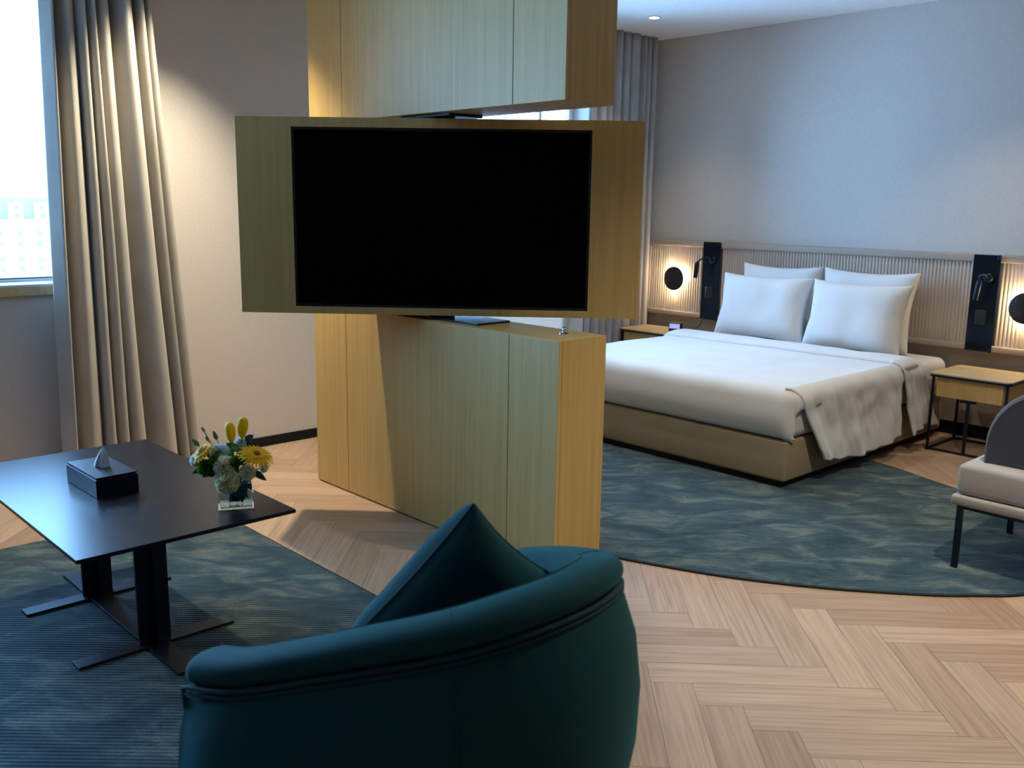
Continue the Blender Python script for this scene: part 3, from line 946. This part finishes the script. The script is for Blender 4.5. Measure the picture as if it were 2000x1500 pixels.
for A, B in zip(rows, rows[1:]):
    for k in range(m_): bm.faces.new((A[k], A[(k+1) % m_], B[(k+1) % m_], B[k]))
bm.faces.new(rows[0][::-1]); bm.faces.new(rows[-1])
o = link('shell', bm, M['teal'], ac, True, 60)
# padded rim roll
bm = bmesh.new()
rows = []
nsec = 18
for i in range(NR):
    _, o_ = frame_at(i); c = rim[i]
    s_ = i/(NR-1); e = min(s_, 1-s_)
    k_ = math.sqrt(max(0, 1-(1-min(1, e/.022))**2))*.55+.45 if e < .022 else 1
    row = []
    for j in range(nsec):
        th = 2*PI*j/nsec
        ca, sa = math.cos(th), math.sin(th)
        x_ = .054*math.copysign(abs(ca)**.8, ca)*k_; z_ = .032*math.copysign(abs(sa)**.85, sa)*k_
        if ca < 0: x_ *= .85
        row.append(bm.verts.new(c+o_*x_+Vector((0, 0, z_-.005))-acL))
    rows.append(row)
for A, B in zip(rows, rows[1:]):
    for k in range(nsec): bm.faces.new((A[k], A[(k+1) % nsec], B[(k+1) % nsec], B[k]))
bm.faces.new(rows[0][::-1]); bm.faces.new(rows[-1])
link('rim_roll', bm, M['teal'], ac, True)
# piping under the roll on the outside, down the near arm front
def pipe_path(off, dz, a0, a1):
    P_ = []
    for i in range(a0, a1):
        _, o_ = frame_at(i); P_.append(rim[i]+o_*off+Vector((0, 0, dz)))
    return P_
P_ = pipe_path(.052, -.033, 0, NR)
_, o0 = frame_at(0)
tx = (rim[0]-rim[2]).normalized(); tx.z = 0
front = [rim[0]+o0*(.045*1.0)+Vector((0, 0, z_-rim[0].z))+tx*.004 for z_ in (.13, .25, .38, .50)]
bm = bmesh.new(); tube(bm, [p-acL for p in front+P_], .0048, 8); link('piping', bm, M['teal_pipe'], ac, True)
P_ = pipe_path(.053, -.045, 1, NR-1)
bm = bmesh.new(); tube(bm, [p-acL for p in P_], .004, 8); link('piping', bm, M['teal_pipe'], ac, True)
# vertical seams on the back, seam across the rim
for i in (26, 52):
    _, o_ = frame_at(i); sec = shell_section(i)
    bm = bmesh.new(); tube(bm, [p+o_*.0006-acL for p in sec[0:8]], .0016, 6); link('seam', bm, M['teal_pipe'], ac, True)
    bm = bmesh.new(); tube(bm, [rim[i]+o_*(.0545*math.cos(a_))+Vector((0, 0, .0325*math.sin(a_)-.005))-acL for a_ in [PI*k/12 for k in range(13)]], .0012, 6); link('seam', bm, M['teal_pipe'], ac, True)
# seat cushion
bm = bmesh.new()
box(bm, 3.37, 3.88, .85, 1.54, .15, .285, bev=.04, seg=4)
bm.transform(Matrix.Translation(-acL)); link('seat', bm, M['teal'], ac, True)
for x_, y_ in ((3.50, .80), (3.50, 1.60), (3.86, .95), (3.86, 1.45)):
    bm = bmesh.new(); lathe(bm, [(0, .0), (.012, .0), (.018, .135), (0, .135)], 14, Matrix.Translation(Vector((x_, y_, .0005))-acL)); link('leg', bm, M['black_metal'], ac, True, 40)

def pillow_mesh(wd, hg, th, pinch=.07, nz_=20, seed=0, wr=.004, puff=.5):
    """front/back closed cushion in local XZ plane (X width, Z height), thickness along Y"""
    bm = bmesh.new()
    grids = []
    for sgn in (1, -1):
        g_ = []
        for i in range(nz_+1):
            row = []
            for j in range(nz_+1):
                u = -1+2*i/nz_; v = -1+2*j/nz_
                # denser to edges
                u2_ = math.sin(u*PI/2); v2 = math.sin(v*PI/2)
                x = u2_*wd/2*(1-pinch*(1-v2*v2)*abs(u2_)**2)
                z = v2*hg/2*(1-pinch*(1-u2_*u2_)*abs(v2)**2)
                t_ = ((1-u2_**4)*(1-v2**4))**puff
                y = sgn*th/2*t_
                wn = noise.noise(Vector((x*7+seed, z*7, sgn*2.3+seed)))*wr + noise.noise(Vector((x*18+seed, z*14, seed)))*wr*.4
                y += wn*min(1, t_*3)
                row.append((x, y, z))
            g_.append(row)
        grids.append(g_)
    V_ = {}
    def gv(s_, i, j):
        if i in (0, nz_) or j in (0, nz_): s_ = 0
        if (s_, i, j) not in V_:
            V_[(s_, i, j)] = bm.verts.new(grids[s_][i][j])
        return V_[(s_, i, j)]
    for s_ in (0, 1):
        for i in range(nz_):
            for j in range(nz_):
                q = (gv(s_, i, j), gv(s_, i+1, j), gv(s_, i+1, j+1), gv(s_, i, j+1))
                bm.faces.new(q if s_ == 0 else q[::-1])
    edge = [grids[0][i][0] for i in range(nz_)] + [grids[0][nz_][j] for j in range(nz_)] + [grids[0][i][nz_] for i in range(nz_, 0, -1)] + [grids[0][0][j] for j in range(nz_, 0, -1)]
    return bm, [Vector(p) for p in edge]

# teal cushion in the armchair: apex, right corner, left corner
A_ = Vector((3.715, 1.262, .868)); R_c = Vector((3.66, 1.55, .622)); L_c = Vector((3.605, 1.045, .575))
ex_ = (R_c-A_).normalized()               # local +X along one edge
ez_ = (A_-L_c); ez_ = (ez_ - ex_*ez_.dot(ex_)).normalized()
ey_ = ez_.cross(ex_)
W1 = (R_c-A_).length+.01; H1 = (A_-L_c).length+.03
cen = A_ + ex_*W1/2 - ez_*H1/2
th_c = empty('throw_cushion', (0, 0, 0), 0, 'dark teal throw cushion standing on its corner in the armchair', 'cushion')
th_c.matrix_world = Matrix((ex_, ey_, ez_)).transposed().to_4x4()
th_c.location = cen
bm, edge = pillow_mesh(W1, H1, .155, pinch=.07, seed=4, wr=.010, puff=.40)
link('cover', bm, M['teal'], th_c, True)
bm = bmesh.new(); tube(bm, edge, .0035, 6, closed=True); link('piping', bm, M['teal_pipe'], th_c, True)

# ================================================================== BED
bd = empty('bed', (1.77, 5.42, 0), 0, 'double bed with tan upholstered base and white mattress', 'bed')
BX0, BX1, BY0, BY1 = .895, 2.642, 4.407, 6.40
bl = Vector(bd.location)
def rel(bm, l_): bm.transform(Matrix.Translation(-l_)); return bm
link('plinth', rel(bx(BX0+.03, BX1-.03, BY0+.03, BY1-.02, .0107, .045), bl), M['black_trim'], bd)
link('base', rel(bx(BX0, BX1, BY0, BY1, .045, .275, bev=.018, seg=3), bl), M['bedbase'], bd, True, 40)
bm = bx(BX0-.015, BX1+.012, BY0+.012, BY1+.005, .276, .535, bev=.06, seg=5)
link('mattress', rel(bm, bl), M['sheet'], bd, True)

# ---- duvet
TOP = .552
def wr(x, y, z, s_, a_):
    return a_*noise.noise(Vector((x*s_, y*s_, z*s_)))
dv = empty('duvet', (1.77, 5.1, .3), 0, 'white duvet spread over the bed and hanging down its right side', 'duvet')
dl = Vector(dv.location)
DX0, DX1 = .862, 2.675       # outer faces of the duvet
YF = 4.392                   # foot face
YHD = 5.84                   # head edge of the duvet
bm = bmesh.new()
rr = .075
def prof_across(s_):
    """cross-section at s in [0,1] : left hang, top, right shoulder"""
    L0 = .24; Lc = rr*PI/2; Lt = (DX1-DX0)-2*rr; tot = L0+Lc+Lt+Lc+.03
    d_ = s_*tot
    if d_ < L0: return DX0, TOP-rr-(L0-d_)
    d_ -= L0
    if d_ < Lc: a_ = d_/rr; return DX0+rr-rr*math.cos(a_), TOP-rr+rr*math.sin(a_)
    d_ -= Lc
    if d_ < Lt: return DX0+rr+d_, TOP
    d_ -= Lt
    if d_ < Lc: a_ = d_/rr; return DX1-rr+rr*math.sin(a_), TOP-rr+rr*math.cos(a_)
    return DX1, TOP-rr-(d_-Lc)
def prof_along(t_):
    """returns (y, dz) running from head to foot face bottom"""
    Lh = YHD-(YF+rr); Lc = rr*PI/2; Ld = .185; tot = Lh+Lc+Ld
    d_ = t_*tot
    if d_ < Lh: return YHD-d_, 0.0, 0
    d_ -= Lh
    if d_ < Lc: a_ = d_/rr; return YF+rr-rr*math.sin(a_), -(rr-rr*math.cos(a_)), a_/(PI/2)
    d_ -= Lc
    k_ = d_/Ld
    return YF+.010*math.sin(PI*k_)*-1+ .018*k_**3, -(rr)-d_, 1
def dfn(u, v):
    x, z = prof_across(u); y, dz, k_ = prof_along(v)
    if k_ > 0:
        # on the foot face shrink the side hang so corners stay closed
        z2 = min(z, TOP) + dz
        z2 = max(z2, .283)
        cx = 1.768
        cr = sstep(.0, 1.0, k_)
        # round vertical corner
        ex = max(0, abs(x-cx)-((DX1-DX0)/2-.06))/.06
        y = y + cr*.045*ex*ex
        x = x - cr*.014*ex*(1 if x > cx else -1)
        z = z2
    px = x; py = y
    n1_ = wr(px, py, z, 3.0, .006)+wr(px*2.2, py*.8, z, 6, .003)
    return Vector((x+n1_*.3, y + (n1_*.5 if k_ > 0 else 0), z + (n1_ if k_ < 1 else 0)))
grid(bm, 90, 80, dfn)
# right drape: s along y, d down
DL = .48
def drape(bm, ya0, ya1, yb0, yb1, hem, nu, nv, thick=0.0, ph=0.0, flare=.05):
    def fn(u, v):
        yt = lerp(ya0, ya1, u); yb = lerp(yb0, yb1, u)
        dd = v
        # arc over the shoulder first
        Lc = rr*PI/2; hm = hem(u)
        tot = Lc + (TOP-rr-hm)
        q = dd*tot
        if q < Lc:
            a_ = q/rr; x = DX1-rr+(rr+thick)*math.sin(a_); z = TOP-rr+(rr+thick)*math.cos(a_)
        else:
            x = DX1+thick; z = TOP-rr-(q-Lc)
        k_ = sstep(.1, 1, v)
        y = lerp(yt, yb, v**1.1)
        fold = math.sin(u*17+ph+2.2*noise.noise(Vector((u*4, ph, 0))))*.012 + math.sin(u*31+ph*2)*.005
        crk = noise.noise(Vector((y*9, z*9, ph)))*.012 + noise.noise(Vector((y*26+z*8, z*11, ph)))*.006
        x += k_*(flare*v**1.3 + fold) + crk*min(1, v*3)
        z += .006*noise.noise(Vector((y*12, 3, ph)))*k_
        return Vector((x, y, z))
    grid(bm, nu, nv, fn)
drape(bm, 4.425, 5.66, 4.665, 5.625, lambda u: .150-.045*math.sin(PI*min(1, u*1.0))**.8 - .015*u, 90, 44, 0.004, .4, .045)
bm.transform(Matrix.Translation(-dl))
o = link('duvet_cover', bm, M['sheet'], dv, True)
md = o.modifiers.new('s', 'SOLIDIFY'); md.thickness = .014; md.offset = 0.2
# folded-back cuff across the bed
bm = bmesh.new()
def cuff(u, v):
    # u across, v from foot side to head side
    x, z = prof_across(lerp(.10, .965, u))
    yb = lerp(5.600, 5.655, u)
    y = lerp(yb, YHD+.035, v)
    hgt = .020+.016*math.sin(PI*min(1, max(0, v)))**.5
    k_ = 1-.9*(abs(2*v-1)**8)
    th = hgt*k_
    cx = 1.768
    nx = 0; nzv = 1
    if x > DX1-rr: a_ = (x-(DX1-rr))/rr; nx = min(1, a_); nzv = math.sqrt(max(0, 1-nx*nx))
    if x < DX0+rr: a_ = ((DX0+rr)-x)/rr; nx = -min(1, a_); nzv = math.sqrt(max(0, 1-nx*nx))
    n_ = wr(x, y, 0, 5, .006)
    return Vector((x+nx*th, y+wr(x, 2, 0, 2.3, .012), z+nzv*th+n_))
grid(bm, 90, 14, cuff)
drape(bm, 5.655, 5.90, 5.735, 6.09, lambda u: .118+.035*math.sin(PI*u)**2+.02*u, 34, 40, .020, 2.1, .05)
bm.transform(Matrix.Translation(-dl))
o = link('folded_cuff', bm, M['sheet'], dv, True)
md = o.modifiers.new('s', 'SOLIDIFY'); md.thickness = .014; md.offset = 0.2

# ---- pillows
def pillow(x, y, z, wd, hg, th, lean, rz, label, seed, pinch=.10):
    bm, e_ = pillow_mesh(wd, hg, th, pinch=pinch, nz_=26, seed=seed, wr=.010, puff=.5)
    o = link('pillow', bm, M['sheet'], None, True)
    # origin at the pillow base
    o.data.transform(Matrix.Translation((0, 0, hg/2)))
    o.rotation_euler = (lean, 0, rz)
    o.location = (x, y, z)
    return tag(o, label, 'pillow', 'white pillows leaning on the headboard')
pillow(1.418, 6.215, .537, .66, .56, .16, math.radians(-9), math.radians(1), 'rear left white pillow, partly hidden behind the front left pillow', 2)
pillow(2.105, 6.215, .537, .71, .56, .16, math.radians(-9), math.radians(-2), 'rear right white pillow, partly hidden behind the front right pillow', 5)
pillow(1.420, 6.00, .548, .74, .485, .20, math.radians(-14), math.radians(2), 'front left white pillow on the bed', 9, .10)
pillow(2.150, 5.975, .548, .72, .485, .20, math.radians(-14), math.radians(-2), 'front right white pillow on the bed', 13, .10)

# ================================================================== HEADBOARD
HY = 6.425
HX0, HX1 = .03, 3.76
hb = empty('headboard', (1.77, YH, .0), 0, 'long wall-wide beige headboard with ribbed upholstery behind the bed', 'headboard')
hl = Vector(hb.location)
# lower wall panel
link('lower_panel', rel(bx(HX0, HX1, YH-.030, YH-.0005, .092, .600, bev=.002), hl), M['headframe'], hb)
# frame
bm = bmesh.new()
box(bm, HX0, HX1, HY-.012, YH-.0005, 1.178, 1.226, bev=.008, seg=3)
link('top_rail', rel(bm, hl), M['headframe'], hb, True, 40)
link('bottom_rail', rel(bx(HX0, HX1, HY-.018, YH-.0005, .600, .640, bev=.006, seg=3), hl), M['headframe'], hb, True, 40)
for xa, xb_ in ((HX0, HX0+.045), (HX1-.045, HX1)):
    link('side_rail', rel(bx(xa, xb_, HY-.010, YH-.0005, .6405, 1.1775, bev=.006, seg=3), hl), M['headframe'], hb, True, 40)
def ribs(x0, x1, y, z0, z1, pitch=.0242, dp=.0065):
    bm = bmesh.new()
    nr = max(1, round((x1-x0)/pitch)); p = (x1-x0)/nr
    X_ = []
    for k in range(nr):
        for j in range(6):
            X_.append((x0+p*(k+j/6), y-dp*math.sin(PI*j/6)**.7))
    X_.append((x1, y))
    def col_(z, dy=0): return [bm.verts.new((a_, b3+dy, z)) for a_, b3 in X_]
    c0, c1 = col_(z0), col_(z1)
    for i in range(len(X_)-1): bm.faces.new((c0[i], c0[i+1], c1[i+1], c1[i]))
    b0 = [bm.verts.new((x0, YH-.001, z0)), bm.verts.new((x1, YH-.001, z0)), bm.verts.new((x1, YH-.001, z1)), bm.verts.new((x0, YH-.001, z1))]
    bm.faces.new((b0[0], b0[1], c0[-1], c0[0])); bm.faces.new((b0[3], b0[2], c1[-1], c1[0]))
    return bm
for xa, xb_ in ((HX0+.046, .625), (.795, 2.746), (2.914, HX1-.046)):
    link('ribbed_panel', rel(ribs(xa, xb_, HY+.008, .6405, 1.1775), hl), M['headboard'], hb, True, 50)
# black panels with reading lamps
def reading(xc, label, label2, flip):
    fx = 1.0 if flip > 0 else -0.15
    pn = empty('black_panel', (xc, HY-.02, .60), 0, label, 'wall panel')
    bm = bx(-.084, .084, -.006, .0015, .0, .626, bev=.002)
    link('board', bm, M['black_gloss'], pn)
    bm = bmesh.new(); box(bm, .064, .086, -.012, -.0062, .600, .628, bev=.002); link('corner_clip', bm, M['black_metal'], pn)
    bm = bmesh.new(); box(bm, .064, .086, -.012, -.0062, -.002, .024, bev=.002); link('corner_clip', bm, M['black_metal'], pn)
    link('socket_plate', bx(-.04, .03, -.010, -.0062, .17, .27, bev=.003), M['black_satin'], pn)
    rd = empty('reading_lamp', (xc, HY-.0265, 1.12), 0, label2, 'lamp')
    bm = bmesh.new(); lathe(bm, [(0, 0), (.030, 0), (.030, .014), (.024, .020), (0, .020)], 24, Matrix.Translation((.022, 0, -.04)) @ Matrix.Rotation(PI/2, 4, 'X')); link('wall_mount', bm, M['black_metal'], rd, True, 40)
    bm = bmesh.new(); tube(bm, catmull([(.022, -.02, -.04), (.020, -.07, -.015), (.0-.01*fx, -.10, -.022), (-.045*fx, -.11, -.045), (-.055*fx, -.11, -.06)], 16), .006, 10); link('arm', bm, M['black_metal'], rd, True)
    bm = bmesh.new(); lathe(bm, [(0, 0), (.010, .0), (.0165, .012), (.0175, .03), (.0175, .13), (.013, .13), (.013, .11), (0, .11)], 20, Matrix.Translation((-.055*fx, -.11, -.05)) @ Matrix.Rotation(math.radians(187), 4, 'Y')); link('lamp_head', bm, M['black_metal'], rd, True, 40)
reading(.709, 'narrow glossy black wall panel left of the pillows', 'black reading lamp on the left black wall panel', 1)
reading(2.830, 'narrow glossy black wall panel right of the pillows', 'black reading lamp on the right black wall panel', -1)
# round sconces
def sconce(xc, zc, label):
    s_ = empty('wall_sconce', (xc, HY+.004, zc), 0, label, 'wall lamp')
    T = Matrix.Rotation(PI/2, 4, 'X')
    bm = bmesh.new(); lathe(bm, [(0, -.004), (.045, -.004), (.045, .046), (0, .046)], 28, T); link('wall_mount', bm, M['black_metal'], s_, True, 40)
    bm = bmesh.new(); lathe(bm, [(.0455, .012), (.066, .020), (.070, .030), (.066, .038), (.0455, .042)], 32, T); link('glowing_ring', bm, M['lamp_glow'], s_, True)
    bm = bmesh.new(); lathe(bm, [(0, .046), (.094, .050), (.099, .055), (.099, .060), (.094, .063), (0, .065)], 48, T); link('disc_shade', bm, M['black_satin'], s_, True, 40)
    for a_ in (0.3, 2.4, 4.5):
        l = bpy.data.lights.new('sconce_light', 'POINT'); l.energy = 2.3; l.color = (1, .72, .42); l.shadow_soft_size = .012
        lo = bpy.data.objects.new('sconce_light', l); COL.objects.link(lo); lo.parent = s_
        lo.location = (0.082*math.cos(a_), -.036, 0.082*math.sin(a_))
    return s_
sconce(.362, .912, 'round black disc wall lamp with warm glow left of the bed')
sconce(3.10, .905, 'round black disc wall lamp with warm glow right of the bed')

# ================================================================== NIGHTSTANDS
def nightstand(x0, x1, y0, y1, label):
    zt = .50
    cx, cy = (x0+x1)/2, (y0+y1)/2
    n_ = empty('nightstand', (cx, cy, 0.0005), 0, label, 'nightstand', 'nightstands')
    hx, hy = (x1-x0)/2, (y1-y0)/2
    # rounded top
    def rounded(r, z0, z1, ex=0.0):
        bm = bmesh.new(); P_ = []
        for sx, sy, a0 in ((1, 1, 0), (-1, 1, PI/2), (-1, -1, PI), (1, -1, 1.5*PI)):
            for k in range(7):
                a_ = a0+PI/2*k/6
                P_.append((sx*(hx+ex-r)+r*math.cos(a_), sy*(hy+ex-r)+r*math.sin(a_)))
        A = [bm.verts.new((*p, z0)) for p in P_]; B = [bm.verts.new((*p, z1)) for p in P_]
        n2_ = len(P_)
        for k in range(n2_): bm.faces.new((A[k], A[(k+1) % n2_], B[(k+1) % n2_], B[k]))
        bm.faces.new(A[::-1]); bm.faces.new(B)
        return bm
    link('top', rounded(.035, zt-.008, zt, -.002), M['ash_h'], n_)
    link('top_edge', rounded(.037, zt-.022, zt-.0082), M['black_metal'], n_)
    link('body', bx(-hx+.045, hx-.045, -hy+.045, hy-.02, zt-.150, zt-.0225, bev=.002), M['ash'], n_)
    dr = link('drawer_front', bx(-hx+.048, hx-.048, -hy+.026, -hy+.0445, zt-.148, zt-.024, bev=.002), M['ash'], n_)
    for sx in (-1, 1):
        link('leg', bx(sx*(hx-.025)-.007, sx*(hx-.025)+.007, -hy+.02, -hy+.034, .0, zt-.0225), M['black_metal'], n_)
        link('leg', bx(sx*(hx-.025)-.007, sx*(hx-.025)+.007, hy-.034, hy-.02, .0, zt-.0225), M['black_metal'], n_)
        link('floor_runner', bx(sx*(hx-.025)-.007, sx*(hx-.025)+.007, -hy+.0345, hy-.0345, .001, .014), M['black_metal'], n_)
    link('floor_runner', bx(-hx+.0325, hx-.0325, hy-.034, hy-.02, .001, .014), M['black_metal'], n_)
    bm = bmesh.new(); box(bm, -.045, .045, -hy+.016, -hy+.046, zt-.165, zt-.151); link('pull_bar', bm, M['black_metal'], n_)
    bm = bmesh.new(); box(bm, -.009, .009, -hy+.032, -hy+.046, .014, zt-.1655); link('centre_post', bm, M['black_metal'], n_)
    link('cross_runner', bx(-hx+.0325, hx-.0325, -hy+.0345, -hy+.0475, .001, .0138), M['black_metal'], n_)
    return n_
nightstand(2.735, 3.225, 5.90, 6.375, 'light wood nightstand with black frame right of the bed')
nightstand(.10, .62, 5.99, 6.375, 'light wood nightstand with black frame left of the bed, under the glowing lamp')
ck = empty('bedside_clock', (.565, 6.16, .5012), math.radians(20), 'small dark bedside device with a blue lit face on the left nightstand', 'clock')
link('body', bx(-.05, .05, -.03, .03, 0, .075, bev=.006), M['black_satin'], ck)
link('lit_face', bx(-.042, .042, -.0325, -.0302, .03, .068), M['clock_glow'], ck)
cd = bmesh.new(); tube(cd, catmull([(.672, 6.398, .63), (.668, 6.37, .585), (.66, 6.34, .545), (.615, 6.30, .512), (.59, 6.25, .508)], 20), .004, 8)
o = link('power_cable', cd, M['black_metal'], None, True); tag(o, 'black cable running from the left wall panel down to the nightstand', 'cable')

# ================================================================== UPHOLSTERED BENCH (right edge)
bn = empty('bench', (4.35, 4.28, .0105), 0, 'taupe upholstered bench seat with charcoal rounded back and thin black legs', 'bench')
nl_ = Vector(bn.location)
link('seat', rel(bx(3.690, 5.00, 3.972, 4.62, .329, .461, bev=.022, seg=4), nl_), M['bench'], bn, True)
link('seat_border', rel(bx(3.678, 5.012, 3.960, 4.632, .283, .328, bev=.012, seg=3), nl_), M['bench'], bn, True)
bm = bmesh.new()
box(bm, 3.70, 4.99, 3.98, 3.995, .268, .2825); box(bm, 3.70, 4.99, 4.60, 4.612, .268, .2825)
box(bm, 3.70, 3.715, 3.995, 4.60, .268, .2825); box(bm, 4.975, 4.99, 3.995, 4.60, .268, .2825)
link('frame', rel(bm, nl_), M['black_metal'], bn)
for x_, y_ in ((3.706, 3.965), (3.706, 4.60), (4.96, 3.965), (4.96, 4.60)):
    link('leg', rel(bx(x_, x_+.026, y_, y_+.012, .0107, .2825), nl_), M['black_metal'], bn)
# rounded back
bm = bmesh.new()
def backout(r, x0, x1, z0, z1):
    P_ = [(x0, z0)]
    for k in range(15):
        a_ = PI-PI/2*k/14; P_.append((x0+r+r*math.cos(a_), z1-r+r*math.sin(a_)))
    for k in range(15):
        a_ = PI/2-PI/2*k/14; P_.append((x1-r+r*math.cos(a_), z1-r+r*math.sin(a_)))
    P_.append((x1, z0))
    return P_
def ringat(y, ins):
    return [bm.verts.new((lerp(a_, 4.30, ins/.6), y, max(.4612, b3-ins) if b3 > .47 else .4612)) for a_, b3 in backout(.25, 3.752, 4.90, .4612, .80)]
ys = [(4.075, .022), (4.062, .010), (4.060, .0), (4.070, -.006), (4.135, -.010), (4.200, -.006), (4.210, 0), (4.208, .010), (4.195, .022)]
RG = [ringat(y_, i_) for y_, i_ in [(4.075, .03), (4.066, .012), (4.075, .002), (4.10, -.003), (4.17, -.003), (4.195, .002), (4.204, .012), (4.195, .03)]]
nn = len(RG[0])
for A, B in zip(RG, RG[1:]):
    for k in range(nn-1): bm.faces.new((A[k], A[k+1], B[k+1], B[k]))
bm.faces.new(RG[0]); bm.faces.new(RG[-1][::-1])
link('backrest', rel(bm, nl_), M['benchback'], bn, True, 50)

# ================================================================== DOWNLIGHTS (fittings)
DL_LABEL = ['round ceiling downlight above the coffee table', 'small round ceiling downlight near the corner above the left nightstand', 'round ceiling downlight above the foot of the bed', 'round ceiling downlight above the right nightstand']
for i, (x_, y_, e_, a_) in enumerate(DOWN[:4]):
    d_ = empty('downlight', (x_, y_, CEIL), 0, DL_LABEL[i], 'ceiling light', 'ceiling downlights')
    bm = bmesh.new(); lathe(bm, [(.036, -.0005), (.047, -.0005), (.047, -.004), (.038, -.006), (.036, -.004)], 32); link('trim_ring', bm, M['ceiling'], d_, True, 40)
    bm = bmesh.new(); lathe(bm, [(0, -.002), (.0355, -.002), (.0355, -.004), (0, -.004)], 32); link('lens', bm, M['down_glow'], d_)

# ================================================================== OUTSIDE
ob = empty('building', (-118, 28, -30), 0, 'pale building with teal roof far outside the left window', 'building')
blc = Vector(ob.location)
BXF = -105.0
FY0, FY1 = 26.0, 70.0
link('facade', rel(bx(BXF-20, BXF, FY0-30, FY1, -30, -1.4), blc), M['facade'], ob)
bm = bmesh.new()
box(bm, BXF-20, BXF+.4, FY0-30, FY1, -1.39, -.9)
link('cornice', rel(bm, blc), M['facade'], ob)
rf = link('roof', rel(bx(BXF-19, BXF-1.0, FY0-29, FY1-1, -.89, 1.55), blc), M['roofteal'], ob)
for k in range(5):
    yy = 29.1 + k*1.95
    for zz in (-2.3, -3.4, -5.05, -6.1):
        link('window', rel(bx(BXF, BXF+.06, yy-.33, yy+.33, zz-.35, zz+.35), blc), M['far_window'], ob)
for yy in (31.0, 33.6, 36.2):
    bm = bmesh.new(); box(bm, BXF-.99, BXF-.3, yy-.62, yy+.62, -.89, .92); link('dormer', rel(bm, blc), M['facade'], ob)
    for zz in (-.45, .45):
        link('dormer_window', rel(bx(BXF-.2995, BXF-.25, yy-.30, yy+.30, zz-.30, zz+.30), blc), M['far_window'], ob)
